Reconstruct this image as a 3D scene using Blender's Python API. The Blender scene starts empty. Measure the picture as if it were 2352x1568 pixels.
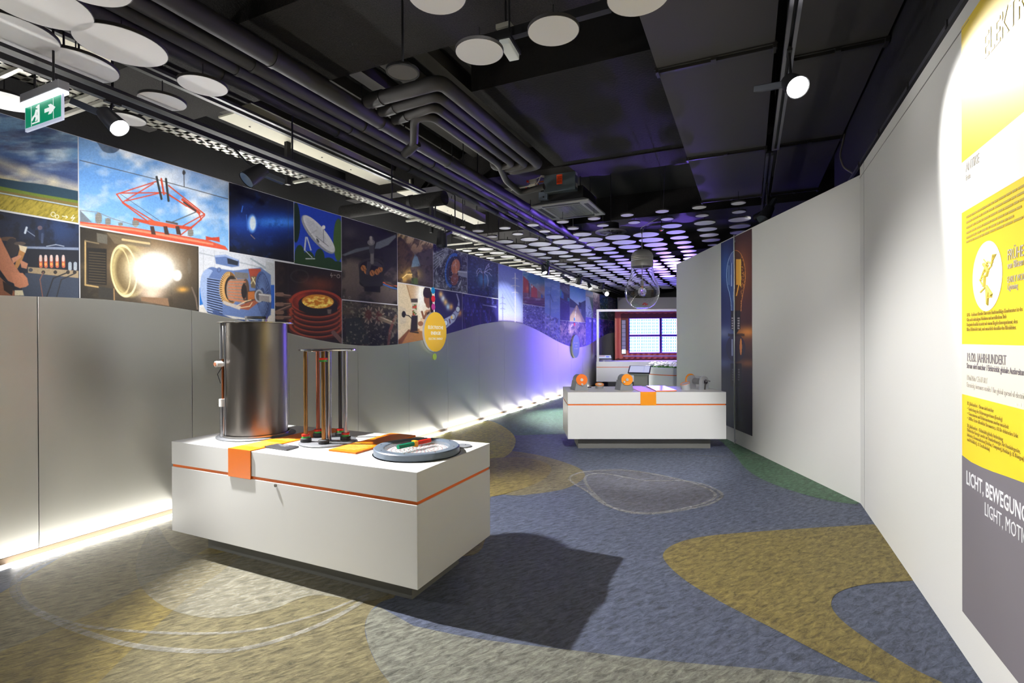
import bpy, bmesh, math, random
import numpy as np
from mathutils import Vector, Matrix
random.seed(7); np.random.seed(7)
S = bpy.context.scene
COL = S.collection

# ------------------------------------------------------------------ camera, world, exposure
W, H = 2352, 1568
F, YAW, PITCH, ROLL, CH = 1171.9, 0.4344, -0.0028, -0.0042, 1.5
_f = np.array([-math.sin(YAW)*math.cos(PITCH), math.cos(YAW)*math.cos(PITCH), math.sin(PITCH)])
_r = np.array([math.cos(YAW), math.sin(YAW), 0.0]); _u = np.cross(_r, _f)
RGT = math.cos(ROLL)*_r + math.sin(ROLL)*_u; UPV = -math.sin(ROLL)*_r + math.cos(ROLL)*_u; FWD = _f
cam = bpy.data.cameras.new('camera'); co = bpy.data.objects.new('camera', cam); COL.objects.link(co)
cam.sensor_width = 36; cam.lens = F/W*36; cam.clip_start = 0.05; cam.clip_end = 100
co.matrix_world = Matrix([[RGT[0], UPV[0], -FWD[0], 0], [RGT[1], UPV[1], -FWD[1], 0], [RGT[2], UPV[2], -FWD[2], CH], [0, 0, 0, 1]])
S.camera = co
S.view_settings.view_transform = 'Standard'; S.view_settings.look = 'None'
S.view_settings.gamma = 1; S.view_settings.use_curve_mapping = False
S.view_settings.exposure = -0.22
wd = bpy.data.worlds.new('world'); S.world = wd; wd.use_nodes = True
wd.node_tree.nodes['Background'].inputs[0].default_value = (0.02, 0.02, 0.025, 1)
wd.node_tree.nodes['Background'].inputs[1].default_value = 1.0

# light levels (the lamps themselves are built further down, inside their fixtures)
E_TABLE, E_POSTER, E_MURAL, E_FLOOR, E_TABLE2 = 1600, 190, 420, 90, 540
LED_STRIP, LED_PANEL, LED_BACK = 36.0, 40.0, 100.0
E_VIOLET = 2300

# ------------------------------------------------------------------ measuring helpers (photo pixel -> place in the room)
O3 = np.array([0, 0, CH])
def ray(px, py): return FWD + RGT*(px-W/2)/F - UPV*(py-H/2)/F
def atz(px, py, z): d = ray(px, py); return O3 + d*(z-CH)/d[2]
def atx(px, py, x): d = ray(px, py); return O3 + d*x/d[0]
def aty(px, py, y): d = ray(px, py); return O3 + d*y/d[1]
def atd(px, py, dep): return O3 + ray(px, py)*dep
def project(P):
    d = np.asarray(P) - O3; z = d@FWD
    return W/2 + F*(d@RGT)/z, H/2 - F*(d@UPV)/z

# ------------------------------------------------------------------ materials
def lin(c):
    c = np.asarray(c, float)
    return np.where(c <= 0.04045, c/12.92, ((c+0.055)/1.055)**2.4)
def rgb(r, g=None, b=None):
    if g is None: h = r.lstrip('#'); r, g, b = [int(h[i:i+2], 16) for i in (0, 2, 4)]
    return tuple(float(x) for x in lin(np.array([r, g, b])/255.0))
MATS = {}
def mat(name, col, rough=0.5, metal=0.0, bump=0.0, bscale=40, var=0.0, vscale=6, emit=None, estr=0, trans=0, ior=1.45, alpha=1, spec=0.5, coat=0, stretch=None, aniso=0):
    if name in MATS: return MATS[name]
    m = bpy.data.materials.new(name); m.use_nodes = True
    nt = m.node_tree; b = nt.nodes['Principled BSDF']
    b.inputs['Base Color'].default_value = (*col, 1); b.inputs['Roughness'].default_value = rough
    b.inputs['Metallic'].default_value = metal; b.inputs['Specular IOR Level'].default_value = spec
    b.inputs['Coat Weight'].default_value = coat; b.inputs['Anisotropic'].default_value = aniso
    if emit: b.inputs['Emission Color'].default_value = (*emit, 1); b.inputs['Emission Strength'].default_value = estr
    if trans: b.inputs['Transmission Weight'].default_value = trans; b.inputs['IOR'].default_value = ior
    b.inputs['Alpha'].default_value = alpha
    if bump or var:
        tc = nt.nodes.new('ShaderNodeTexCoord'); mp = nt.nodes.new('ShaderNodeMapping')
        if stretch: mp.inputs['Scale'].default_value = stretch
        nt.links.new(tc.outputs['Object'], mp.inputs[0])
        if var:
            n = nt.nodes.new('ShaderNodeTexNoise'); n.inputs['Scale'].default_value = vscale; n.inputs['Detail'].default_value = 6
            nt.links.new(mp.outputs[0], n.inputs['Vector'])
            r = nt.nodes.new('ShaderNodeValToRGB')
            r.color_ramp.elements[0].position = 0.3; r.color_ramp.elements[1].position = 0.7
            r.color_ramp.elements[0].color = (*[c*(1-var) for c in col], 1)
            r.color_ramp.elements[1].color = (*[min(1, c*(1+var)) for c in col], 1)
            nt.links.new(n.outputs[0], r.inputs[0]); nt.links.new(r.outputs[0], b.inputs['Base Color'])
        if bump:
            n2 = nt.nodes.new('ShaderNodeTexNoise'); n2.inputs['Scale'].default_value = bscale; n2.inputs['Detail'].default_value = 5
            nt.links.new(mp.outputs[0], n2.inputs['Vector'])
            bp = nt.nodes.new('ShaderNodeBump'); bp.inputs['Strength'].default_value = bump; bp.inputs['Distance'].default_value = 0.01
            nt.links.new(n2.outputs[0], bp.inputs['Height']); nt.links.new(bp.outputs[0], b.inputs['Normal'])
    MATS[name] = m
    return m
def emis(name, col, s):
    if name in MATS: return MATS[name]
    m = bpy.data.materials.new(name); m.use_nodes = True; nt = m.node_tree
    b = nt.nodes['Principled BSDF']; b.inputs['Base Color'].default_value = (0.02, 0.02, 0.02, 1)
    b.inputs['Emission Color'].default_value = (*col, 1); b.inputs['Emission Strength'].default_value = s
    MATS[name] = m; return m
def print_mat():
    if 'photo print' in MATS: return MATS['photo print']
    m = bpy.data.materials.new('photo print'); m.use_nodes = True; nt = m.node_tree; b = nt.nodes['Principled BSDF']
    a = nt.nodes.new('ShaderNodeVertexColor'); a.layer_name = 'print'
    nt.links.new(a.outputs[0], b.inputs['Base Color']); b.inputs['Roughness'].default_value = 0.55
    MATS['photo print'] = m; return m

# ------------------------------------------------------------------ mesh helpers
class MB:
    def __init__(s): s.v = []; s.f = []
    def add(s, vs, fs):
        o = len(s.v); s.v += [tuple(map(float, v)) for v in vs]; s.f += [tuple(i+o for i in f) for f in fs]; return s
    def box(s, lo, hi):
        (a, b, c), (d, e, f) = lo, hi
        return s.add([(a,b,c),(d,b,c),(d,e,c),(a,e,c),(a,b,f),(d,b,f),(d,e,f),(a,e,f)],
                     [(0,3,2,1),(4,5,6,7),(0,1,5,4),(1,2,6,5),(2,3,7,6),(3,0,4,7)])
    def obox(s, c, ax, h):
        c = np.array(c, float); ax = [np.array(a, float)/np.linalg.norm(a) for a in ax]
        vs = []
        for k in (-1, 1):
            for i, j in ((-1,-1),(1,-1),(1,1),(-1,1)): vs.append(c + ax[0]*i*h[0] + ax[1]*j*h[1] + ax[2]*k*h[2])
        return s.add(vs, [(0,3,2,1),(4,5,6,7),(0,1,5,4),(1,2,6,5),(2,3,7,6),(3,0,4,7)])
    def cyl(s, p0, p1, r0, r1=None, n=24, caps=True):
        r1 = r0 if r1 is None else r1
        p0, p1 = np.array(p0, float), np.array(p1, float); d = (p1-p0)/np.linalg.norm(p1-p0)
        a = np.array([0,0,1.]) if abs(d[2]) < .9 else np.array([1.,0,0])
        x = np.cross(a, d); x /= np.linalg.norm(x); y = np.cross(d, x)
        vs = []
        for p, r in ((p0, r0), (p1, r1)):
            for i in range(n): t = 2*math.pi*i/n; vs.append(p + r*(x*math.cos(t) + y*math.sin(t)))
        fs = [(i, (i+1) % n, n+(i+1) % n, n+i) for i in range(n)]
        if caps: fs += [tuple(range(n-1, -1, -1)), tuple(range(n, 2*n))]
        return s.add(vs, fs)
    def ring(s, c, ri, ro, z0, z1, n=48):
        c = np.array(c, float); vs = []
        for r, z in ((ri, z0), (ro, z0), (ro, z1), (ri, z1)):
            for i in range(n): t = 2*math.pi*i/n; vs.append((c[0]+r*math.cos(t), c[1]+r*math.sin(t), c[2]+z))
        fs = []
        for k in range(4):
            for i in range(n): j = (i+1) % n; k2 = (k+1) % 4; fs.append((k*n+i, k*n+j, k2*n+j, k2*n+i))
        return s.add(vs, fs)
    def lathe(s, prof, c=(0,0,0), n=32, a0=0, a1=2*math.pi):
        full = abs(a1-a0-2*math.pi) < 1e-6; m = n if full else n+1; vs = []
        for r, z in prof:
            for i in range(m): t = a0+(a1-a0)*i/n; vs.append((c[0]+r*math.cos(t), c[1]+r*math.sin(t), c[2]+z))
        fs = []
        for k in range(len(prof)-1):
            for i in range(n):
                j = (i+1) % m; fs.append((k*m+i, k*m+j, (k+1)*m+j, (k+1)*m+i))
        return s.add(vs, fs)
    def tube(s, pts, r, n=12, caps=True):
        P = [np.array(p, float) for p in pts]; rs = r if isinstance(r, (list, tuple)) else [r]*len(P)
        T = []
        for i in range(len(P)):
            a = P[i]-P[i-1] if i else P[1]-P[0]; b = P[i+1]-P[i] if i < len(P)-1 else a
            t = a/np.linalg.norm(a)+b/np.linalg.norm(b); T.append(t/np.linalg.norm(t))
        up = np.array([0,0,1.]) if abs(T[0][2]) < .9 else np.array([1.,0,0])
        x = np.cross(up, T[0]); x /= np.linalg.norm(x); vs = []
        for i, p in enumerate(P):
            x = x - T[i]*(x@T[i]); x /= np.linalg.norm(x); y = np.cross(T[i], x)
            for k in range(n): t = 2*math.pi*k/n; vs.append(p + rs[i]*(x*math.cos(t)+y*math.sin(t)))
        fs = [(i*n+k, i*n+(k+1) % n, (i+1)*n+(k+1) % n, (i+1)*n+k) for i in range(len(P)-1) for k in range(n)]
        if caps: fs += [tuple(range(n-1, -1, -1)), tuple(range((len(P)-1)*n, len(P)*n))]
        return s.add(vs, fs)
    def prism(s, poly, z0, z1):
        n = len(poly); vs = [(x, y, z0) for x, y in poly] + [(x, y, z1) for x, y in poly]
        return s.add(vs, [tuple(range(n-1, -1, -1)), tuple(range(n, 2*n))] + [(i, (i+1) % n, n+(i+1) % n, n+i) for i in range(n)])
    def oprism(s, poly, c, ex, ey, t):
        """polygon in the plane (ex, ey) at c, thickness t along the normal"""
        ex, ey, c = np.array(ex, float), np.array(ey, float), np.array(c, float); nn = np.cross(ex, ey); n = len(poly)
        vs = [c+ex*a+ey*b for a, b in poly] + [c+ex*a+ey*b+nn*t for a, b in poly]
        return s.add(vs, [tuple(range(n-1, -1, -1)), tuple(range(n, 2*n))] + [(i, (i+1) % n, n+(i+1) % n, n+i) for i in range(n)])
    def build(s, name, m, parent=None, smooth=None, bevel=0, origin=None):
        me = bpy.data.meshes.new(name); me.from_pydata(s.v, [], s.f)
        bm = bmesh.new(); bm.from_mesh(me); bmesh.ops.recalc_face_normals(bm, faces=bm.faces)
        if bevel: bmesh.ops.bevel(bm, geom=list(bm.edges), offset=bevel, segments=2, affect='EDGES', profile=0.5)
        bm.to_mesh(me); bm.free()
        if smooth: me.shade_smooth(); me.set_sharp_from_angle(angle=math.radians(smooth))
        o = bpy.data.objects.new(name, me); COL.objects.link(o)
        if m: me.materials.append(m)
        if origin is not None:
            me.transform(Matrix.Translation(-Vector(origin))); o.location = origin
        if parent:
            o.parent = parent
            o.matrix_parent_inverse = parent.matrix_basis.inverted()
        return o
def tag(o, label=None, cat=None, group=None, kind=None):
    if label: o['label'] = label
    if cat: o['category'] = cat
    if group: o['group'] = group
    if kind: o['kind'] = kind
    return o
def thing(name, loc, label, cat, group=None):
    o = bpy.data.objects.new(name, None); COL.objects.link(o); o.location = tuple(map(float, loc)); o.empty_display_size = 0.1
    return tag(o, label, cat, group)
def struct(o, label=None): return tag(o, label, kind='structure')
def copy_tree(o, loc=None, parent=None):
    c = o.copy(); COL.objects.link(c)
    if parent: c.parent = parent
    if loc is not None: c.location = loc
    for ch in list(o.children): copy_tree(ch, None, c)
    return c
def fillet(pts, r=0.12, k=5):
    P = [np.array(p, float) for p in pts]; out = [P[0]]
    for i in range(1, len(P)-1):
        a = P[i-1]-P[i]; b = P[i+1]-P[i]; la, lb = np.linalg.norm(a), np.linalg.norm(b); rr = min(r, la*.45, lb*.45)
        a, b = P[i]+a/la*rr, P[i]+b/lb*rr
        for j in range(k+1): t = j/k; out.append((1-t)**2*a+2*t*(1-t)*P[i]+t*t*b)
    out.append(P[-1]); return out
def dashes(n, width, size, pos, right, up, m, parent, name='fine_print', rag=.25):
    """one line of print too fine to read: a row of word-long strokes"""
    R_, U_ = np.array(right, float), np.array(up, float); N_ = np.cross(R_, U_); mb = MB(); x = 0; end = width*(1-random.uniform(0, rag))
    while x < end:
        w = min(random.uniform(1.2, 4.5)*size, end-x); mb.obox(np.array(pos)+R_*(x+w/2)+U_*size*.35, (R_, U_, N_), (w/2, size*.26, .0002)); x += w+size*.45
    return mb.build(name, m, parent)
_dg = None
def text(body, size, pos, right, up, m, parent, align='LEFT', bold=0.0, xs=1.0, name='lettering', thick=0.0006):
    cu = bpy.data.curves.new('t', 'FONT'); cu.body = body; cu.size = size; cu.resolution_u = 2; cu.offset = bold*size
    cu.align_x = align; cu.extrude = thick
    o = bpy.data.objects.new('t', cu); COL.objects.link(o)
    dg = bpy.context.evaluated_depsgraph_get(); me = bpy.data.meshes.new_from_object(o.evaluated_get(dg)); me.name = name
    bpy.data.objects.remove(o); bpy.data.curves.remove(cu)
    R_, U_ = Vector(right).normalized(), Vector(up).normalized(); N_ = R_.cross(U_)
    M = Matrix([[R_.x*xs, U_.x, N_.x, pos[0]], [R_.y*xs, U_.y, N_.y, pos[1]], [R_.z*xs, U_.z, N_.z, pos[2]], [0,0,0,1]])
    me.transform(M); me.materials.clear(); me.materials.append(m)
    ob = bpy.data.objects.new(name, me); COL.objects.link(ob)
    if parent: ob.parent = parent; ob.matrix_parent_inverse = parent.matrix_basis.inverted()
    return ob
ORD = ['first','second','third','fourth','fifth','sixth','seventh','eighth','ninth','tenth','eleventh','twelfth','thirteenth','fourteenth','fifteenth','sixteenth','seventeenth','eighteenth','nineteenth','twentieth','twenty-first','twenty-second','twenty-third','twenty-fourth','twenty-fifth','twenty-sixth']

# ------------------------------------------------------------------ shared materials
WHITE = mat('white laminate', rgb(226, 226, 224), 0.42, bump=0.02, bscale=300)
WALLW = mat('white wall paint', rgb(214, 213, 208), 0.75, bump=0.05, bscale=160)
BLACK = mat('black paint', rgb(16, 16, 18), 0.8, bump=0.3, bscale=50)
BLACKM = mat('black metal', rgb(16, 16, 18), 0.6)
DARKG = mat('dark grey plastic', rgb(62, 64, 66), 0.5)
ORANGE = mat('orange lacquer', rgb(242, 122, 10), 0.35)
ORANGE2 = mat('orange groove', rgb(232, 108, 8), 0.5)
GREY = mat('grey plastic', rgb(132, 135, 140), 0.4)
PLINTH = mat('plinth grey', rgb(112, 112, 108), 0.5)
ALU = mat('brushed aluminium', rgb(190, 190, 195), 0.28, 1.0)
STEEL = mat('stainless steel', rgb(172, 168, 162), 0.22, 1.0)
CHROME = mat('chrome', rgb(220, 220, 222), 0.1, 1.0)
LIGHTM = mat('galvanised steel', rgb(196, 194, 182), 0.5, 0.3)
DISC = mat('acoustic disc white', rgb(232, 231, 230), 0.6)
RIM = mat('disc edge dark', rgb(52, 50, 50), 0.6)
RED = mat('red plastic', rgb(206, 40, 22), 0.4)
GREEN = mat('green plastic', rgb(20, 128, 92), 0.4)
LGREEN = mat('bright green plastic', rgb(40, 150, 60), 0.4)
GLASS = mat('clear glass', (1, 1, 1), 0.0, trans=1.0, ior=1.45)
ACRYL = mat('clear acrylic', (0.95, 0.97, 0.97), 0.03, trans=1.0, ior=1.3)

# ================================================================== THE ROOM
XW = -4.53            # face of the mural wall
TH = 0.4128           # turn of the angled wall, the second table and the far counter
EV = np.array([math.cos(TH), math.sin(TH), 0]); NV = np.array([-math.sin(TH), math.cos(TH), 0]); ZV = np.array([0, 0, 1.])

# ---- floor: printed slate look
def slate(name, tint, alpha=1.0):
    m = bpy.data.materials.new(name); m.use_nodes = True; nt = m.node_tree; b = nt.nodes['Principled BSDF']
    tc = nt.nodes.new('ShaderNodeTexCoord'); mp = nt.nodes.new('ShaderNodeMapping')
    mr = nt.nodes.new('ShaderNodeMapping'); mr.inputs['Rotation'].default_value = (0, 0, math.radians(-58)); mp.inputs['Scale'].default_value = (5.0, 15.0, 1)
    nt.links.new(tc.outputs['Object'], mr.inputs[0]); nt.links.new(mr.outputs[0], mp.inputs[0])
    n = nt.nodes.new('ShaderNodeTexNoise'); n.inputs['Scale'].default_value = 2.6; n.inputs['Detail'].default_value = 12; n.inputs['Roughness'].default_value = 0.74; n.inputs['Distortion'].default_value = 0.6
    nt.links.new(mp.outputs[0], n.inputs['Vector'])
    r = nt.nodes.new('ShaderNodeValToRGB'); e = r.color_ramp.elements
    e[0].position = 0.36; e[1].position = 0.64
    e[0].color = (*[c*0.42 for c in tint], 1); e[1].color = (*[min(1, c*1.75) for c in tint], 1)
    nt.links.new(n.outputs[0], r.inputs[0])
    # fine pale scratches along the grain
    n3 = nt.nodes.new('ShaderNodeTexNoise'); n3.inputs['Scale'].default_value = 9.0; n3.inputs['Detail'].default_value = 4; n3.inputs['Roughness'].default_value = 0.6; n3.inputs['Distortion'].default_value = 1.2
    nt.links.new(mp.outputs[0], n3.inputs['Vector'])
    r3 = nt.nodes.new('ShaderNodeValToRGB'); r3.color_ramp.elements[0].position = 0.60; r3.color_ramp.elements[1].position = 0.74; r3.color_ramp.elements[1].color = (0.55, 0.55, 0.55, 1)
    nt.links.new(n3.outputs[0], r3.inputs[0])
    mx = nt.nodes.new('ShaderNodeMix'); mx.data_type = 'RGBA'; nt.links.new(r3.outputs[0], mx.inputs['Factor']); nt.links.new(r.outputs[0], mx.inputs['A'])
    mx.inputs['B'].default_value = (*[min(1, c*1.5+.12) for c in tint], 1); nt.links.new(mx.outputs['Result'], b.inputs['Base Color'])
    n2 = nt.nodes.new('ShaderNodeTexNoise'); n2.inputs['Scale'].default_value = 4.2; n2.inputs['Detail'].default_value = 12; n2.inputs['Roughness'].default_value = 0.75; n2.inputs['Distortion'].default_value = 0.8
    nt.links.new(mp.outputs[0], n2.inputs['Vector'])
    bp = nt.nodes.new('ShaderNodeBump'); bp.inputs['Strength'].default_value = 1.0; bp.inputs['Distance'].default_value = 0.022
    nt.links.new(n2.outputs[0], bp.inputs['Height']); nt.links.new(bp.outputs[0], b.inputs['Normal'])
    b.inputs['Roughness'].default_value = 0.5; b.inputs['Specular IOR Level'].default_value = 0.45; b.inputs['Alpha'].default_value = alpha
    return m
FL_BLUE = slate('floor slate blue', rgb(94, 102, 124))
FL_KHAKI = slate('floor khaki', rgb(130, 121, 89))
FL_OCHRE = slate('floor ochre', rgb(142, 126, 70))
FL_GREEN = slate('floor green', rgb(84, 120, 92))
FL_YEL = slate('floor yellow', rgb(186, 176, 62))
FL_GREY = slate('floor grey green', rgb(134, 134, 122))
FL_WHITE = slate('floor pale veil', rgb(215, 212, 190), 0.30)
FL_LINE = slate('floor pale line', rgb(225, 222, 205), 0.32)
FL_VEIL = slate('floor grey veil', rgb(160, 150, 140), 0.22)
floor = struct(MB().box((-6.6, -4.2, -0.1), (3.2, 22.5, 0.0)).build('floor', FL_BLUE))
_lay = [0]
def smooth_closed(P, n=6):
    P = [np.array(p, float) for p in P]; out = []; m = len(P)
    for i in range(m):
        p0, p1, p2, p3 = P[i-1], P[i], P[(i+1) % m], P[(i+2) % m]
        for k in range(n):
            t = k/n; out.append(0.5*((2*p1)+(-p0+p2)*t+(2*p0-5*p1+4*p2-p3)*t*t+(-p0+3*p1-3*p2+p3)*t**3))
    return out
def smooth_open(P, n=6):
    P = [np.array(p, float) for p in P]; P = [2*P[0]-P[1]]+P+[2*P[-1]-P[-2]]; out = []
    for i in range(1, len(P)-2):
        p0, p1, p2, p3 = P[i-1], P[i], P[i+1], P[i+2]
        for k in range(n):
            t = k/n; out.append(0.5*((2*p1)+(-p0+p2)*t+(2*p0-5*p1+4*p2-p3)*t*t+(-p0+3*p1-3*p2+p3)*t**3))
    out.append(P[-2]); return out
def floor_shape(pts, m, name='printed_shape'):
    """pts: world xy outline; a flush printed inlay of the floor"""
    _lay[0] += 1; z = 0.0004*_lay[0]
    o = MB().add([(p[0], p[1], z) for p in pts], [tuple(range(len(pts)))]).build(name, m, floor)
    bm = bmesh.new(); bm.from_mesh(o.data); bmesh.ops.triangulate(bm, faces=bm.faces)
    for f in bm.faces:
        if f.normal.z < 0: f.normal_flip()
    bm.to_mesh(o.data); bm.free(); return o
def fpx(*pts): return [atz(x, y, 0)[:2] for x, y in pts]
def floor_line(pts, w, m):
    _lay[0] += 1; z = 0.0004*_lay[0]; P = [np.array(p[:2]) for p in pts]; vs = []
    for i, p in enumerate(P):
        t = P[min(i+1, len(P)-1)]-P[max(i-1, 0)]; t = t/np.linalg.norm(t); n_ = np.array([-t[1], t[0]])
        vs += [(*(p+n_*w/2), z), (*(p-n_*w/2), z)]
    return MB().add(vs, [(2*i, 2*i+1, 2*i+3, 2*i+2) for i in range(len(P)-1)]).build('printed_line', m, floor)
WLX = XW+0.02
# large khaki field, near left, running under the first table to the lobes right of it
khaki_r = smooth_open(fpx((895, 1568), (868, 1530), (846, 1480), (838, 1440), (848, 1408), (872, 1384), (905, 1372)))
khaki_t = smooth_open([(-1.9, 3.0), (-1.75, 3.25)] + list(fpx((1125, 1143), (1200, 1137), (1290, 1124), (1334, 1104), (1343, 1088), (1322, 1071), (1255, 1049), (1190, 1037), (1120, 1030))))
floor_shape(fpx((165, 1264), (0, 1362)) + [(-3.2, 0.2), (-1.3, 0.4)] + khaki_r + [(-2.0, 2.75)] + khaki_t + [(-3.2, 4.6), (WLX, 4.2)] + fpx((260, 1236)), FL_KHAKI)
# grey-green sweep along the lower edge
floor_shape(smooth_open(fpx((838, 1440), (848, 1408), (870, 1392))) + smooth_open(fpx((950, 1437), (1100, 1467), (1297, 1491), (1526, 1517), (1792, 1540), (2021, 1568))) + [(0.6, 1.8), (-0.6, 0.8), (-1.3, 0.4)] + fpx((895, 1568), (868, 1530), (846, 1480)), FL_GREY)
# ochre band through the khaki field
floor_shape(smooth_open(fpx((0, 1497), (185, 1420), (320, 1350), (475, 1260))) + [(-3.1, 2.9), (-2.7, 2.95)] + smooth_open(fpx((555, 1277), (435, 1370), (330, 1465), (225, 1568))) + [(-2.6, 0.7), (-3.2, 0.6)], FL_OCHRE)
# large ochre tongue from the right wall
floor_shape(smooth_open(fpx((2005, 1204), (1792, 1217), (1632, 1230), (1558, 1246), (1524, 1270), (1534, 1297), (1579, 1336), (1659, 1384), (1765, 1438), (1898, 1507), (2021, 1568))) + [(0.6, 2.2)] + smooth_open(fpx((2165, 1568), (2085, 1528), (1978, 1459), (1925, 1416), (1909, 1384), (1930, 1358), (1994, 1341), (2101, 1333))) + [(0.94, 3.92), (0.94, 4.9)], FL_OCHRE)
# green sweep along the angled wall
floor_shape(smooth_open(fpx((1640, 1000), (1673, 1029), (1692, 1050), (1711, 1074), (1742, 1096), (1790, 1117), (1850, 1136), (1897, 1148), (1945, 1156), (1969, 1158))) + [(0.92, 5.56), (-0.28, 8.28), (-0.7, 8.6)], FL_GREEN)
# green field far left and yellow tongue in front of it
floor_shape([(WLX, 7.4)] + fpx((1187, 1000), (1240, 998), (1320, 996)) + [(-1.5, 9.0), (-1.5, 15), (WLX, 15)], FL_GREEN)
floor_shape([(WLX, 6.6)] + smooth_open(fpx((1085, 975), (1125, 967), (1163, 984), (1184, 1008), (1172, 1040), (1125, 1063), (1060, 1075))) + [(-3.4, 4.7), (WLX, 4.4)], FL_YEL)
floor_shape(smooth_closed(fpx((1100, 1062), (1180, 1050), (1240, 1058), (1266, 1075), (1250, 1100), (1190, 1125), (1110, 1135))), FL_OCHRE)
# pale veils and rings
ring_a = [(-3.55, 2.30)] + list(fpx((360, 1210), (322, 1262), (312, 1312), (335, 1362), (400, 1404), (500, 1420), (620, 1402), (720, 1368))) + [(-1.95, 2.35), (-2.1, 2.75), (-2.9, 2.9)]
floor_shape(smooth_closed(ring_a), FL_WHITE)
floor_line(smooth_open(fpx((150, 1275), (75, 1297), (32, 1340), (50, 1385), (150, 1437), (300, 1482), (480, 1497), (600, 1482), (720, 1442), (800, 1402), (845, 1372))), 0.035, FL_LINE)
floor_line(smooth_open(fpx((140, 1280), (80, 1305), (42, 1345), (60, 1385), (110, 1412), (185, 1437), (325, 1452), (480, 1456), (600, 1445), (720, 1415), (800, 1385), (850, 1362))), 0.022, FL_LINE)
egg = fpx((1302, 1100), (1340, 1082), (1441, 1078), (1579, 1104), (1659, 1134), (1632, 1157), (1494, 1181), (1398, 1166), (1350, 1132))
floor_shape(smooth_closed(egg), FL_VEIL)
e1 = smooth_closed(fpx((1308, 1100), (1345, 1084), (1450, 1082), (1570, 1104), (1640, 1132), (1615, 1157), (1494, 1179), (1400, 1164), (1350, 1130))); floor_line(e1+[e1[0]], 0.03, FL_LINE)
e2 = smooth_closed(fpx((1344, 1097), (1385, 1088), (1480, 1104), (1585, 1106), (1656, 1132), (1625, 1160), (1500, 1181), (1415, 1170), (1362, 1132))); floor_line(e2+[e2[0]], 0.03, FL_LINE)
floor_line(smooth_open(fpx((1462, 1034), (1560, 1043), (1650, 1048), (1755, 1049))), 0.02, FL_LINE)
floor_line(smooth_open(fpx((1500, 1036), (1600, 1046), (1680, 1052), (1765, 1055))), 0.02, FL_LINE)

# ---- ceiling slab, beams, ribs
SPRAY = mat('sprayed dark insulation', rgb(30, 28, 27), 0.95, bump=0.9, bscale=90, var=0.5, vscale=70)
ceiling = struct(MB().box((-6.6, -4.2, 4.5), (3.2, 22.5, 4.6)).build('ceiling', mat('ceiling black', rgb(24, 23, 23), 0.9, bump=0.4, bscale=60)))
for y0, y1, z0 in ((-0.6, 0.3, 4.0), (2.75, 3.72, 4.0), (7.0, 7.6, 4.0), (10.6, 11.5, 4.0), (15, 15.8, 4.0)):
    MB().box((-6.5, y0, z0), (3.1, y1, 4.5)).build('cross_beam', SPRAY, ceiling)
MB().box((-2.55, 4.54, 4.02), (-0.72, 7.0, 4.5)).build('fire_board_box', mat('dark fire board', rgb(22, 21, 21), 0.95, bump=0.6, bscale=40), ceiling)
RIBM = mat('ceiling rib', rgb(60, 58, 54), 0.9)
for i in range(9):
    x = -6.0+i*0.42
    for y0, y1 in ((0.3, 2.75), (3.72, 7.0)): MB().box((x, y0, 4.36), (x+0.17, y1, 4.5)).build('slab_rib', RIBM, ceiling)

# ---- outer black walls
wl = struct(MB().box((-6.7, -4.2, 0), (-6.55, 22.5, 4.5)).build('wall_outer_left', BLACK))
wr = struct(MB().box((3.15, -4.2, 0), (3.3, 22.5, 4.5)).build('wall_outer_right', BLACK))
wre = struct(MB().box((-6.6, -4.35, 0), (3.2, -4.2, 4.5)).build('wall_rear', mat('rear wall grey', rgb(120, 120, 122), 0.8)))
bkh = struct(MB().box((0.99, -4.2, 3.06), (1.15, 7.6, 4.5)).build('wall_bulkhead_right', BLACK))

# ---- near right wall and angled wall
wall_r = struct(MB().box((0.92, -4.2, 0), (1.06, 5.54, 3.05)).build('wall_right', WALLW))
P0 = np.array([0.92, 5.54]); P1 = np.array([-1.295, 10.54]); dv = (P1-P0)/np.linalg.norm(P1-P0); nv = np.array([dv[1], -dv[0]])
wall_a = struct(MB().prism([tuple(P0), tuple(P1), tuple(P1+nv*0.14), tuple(P0+nv*0.14)], 0, 2.985).build('wall_angled', WALLW))
MB().box((0.9185, 5.36, 0.0), (0.921, 5.364, 3.05)).build('panel_seam', mat('seam grey', rgb(150, 149, 146), 0.8), wall_r)
MB().box((0.916, 3.0, 2.955), (0.921, 5.54, 2.958)).build('top_seam', MATS['seam grey'], wall_r)
DV3 = np.array([*dv, 0]); NV3 = np.array([*(-nv), 0])   # along the angled wall; out of it towards the room
# ---- wall behind the far display
bw = atd(1425, 700, 19.0)
struct(MB().obox((bw[0]+EV[0]*3.3, bw[1]+EV[1]*3.3, 1.53), (EV, NV, ZV), (3.4, 0.06, 1.53)).build('wall_back', mat('back wall grey', rgb(178, 176, 178), 0.8)))
struct(MB().box((-6.6, 22.4, 0), (3.2, 22.55, 4.5)).build('wall_end', BLACK))

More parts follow.
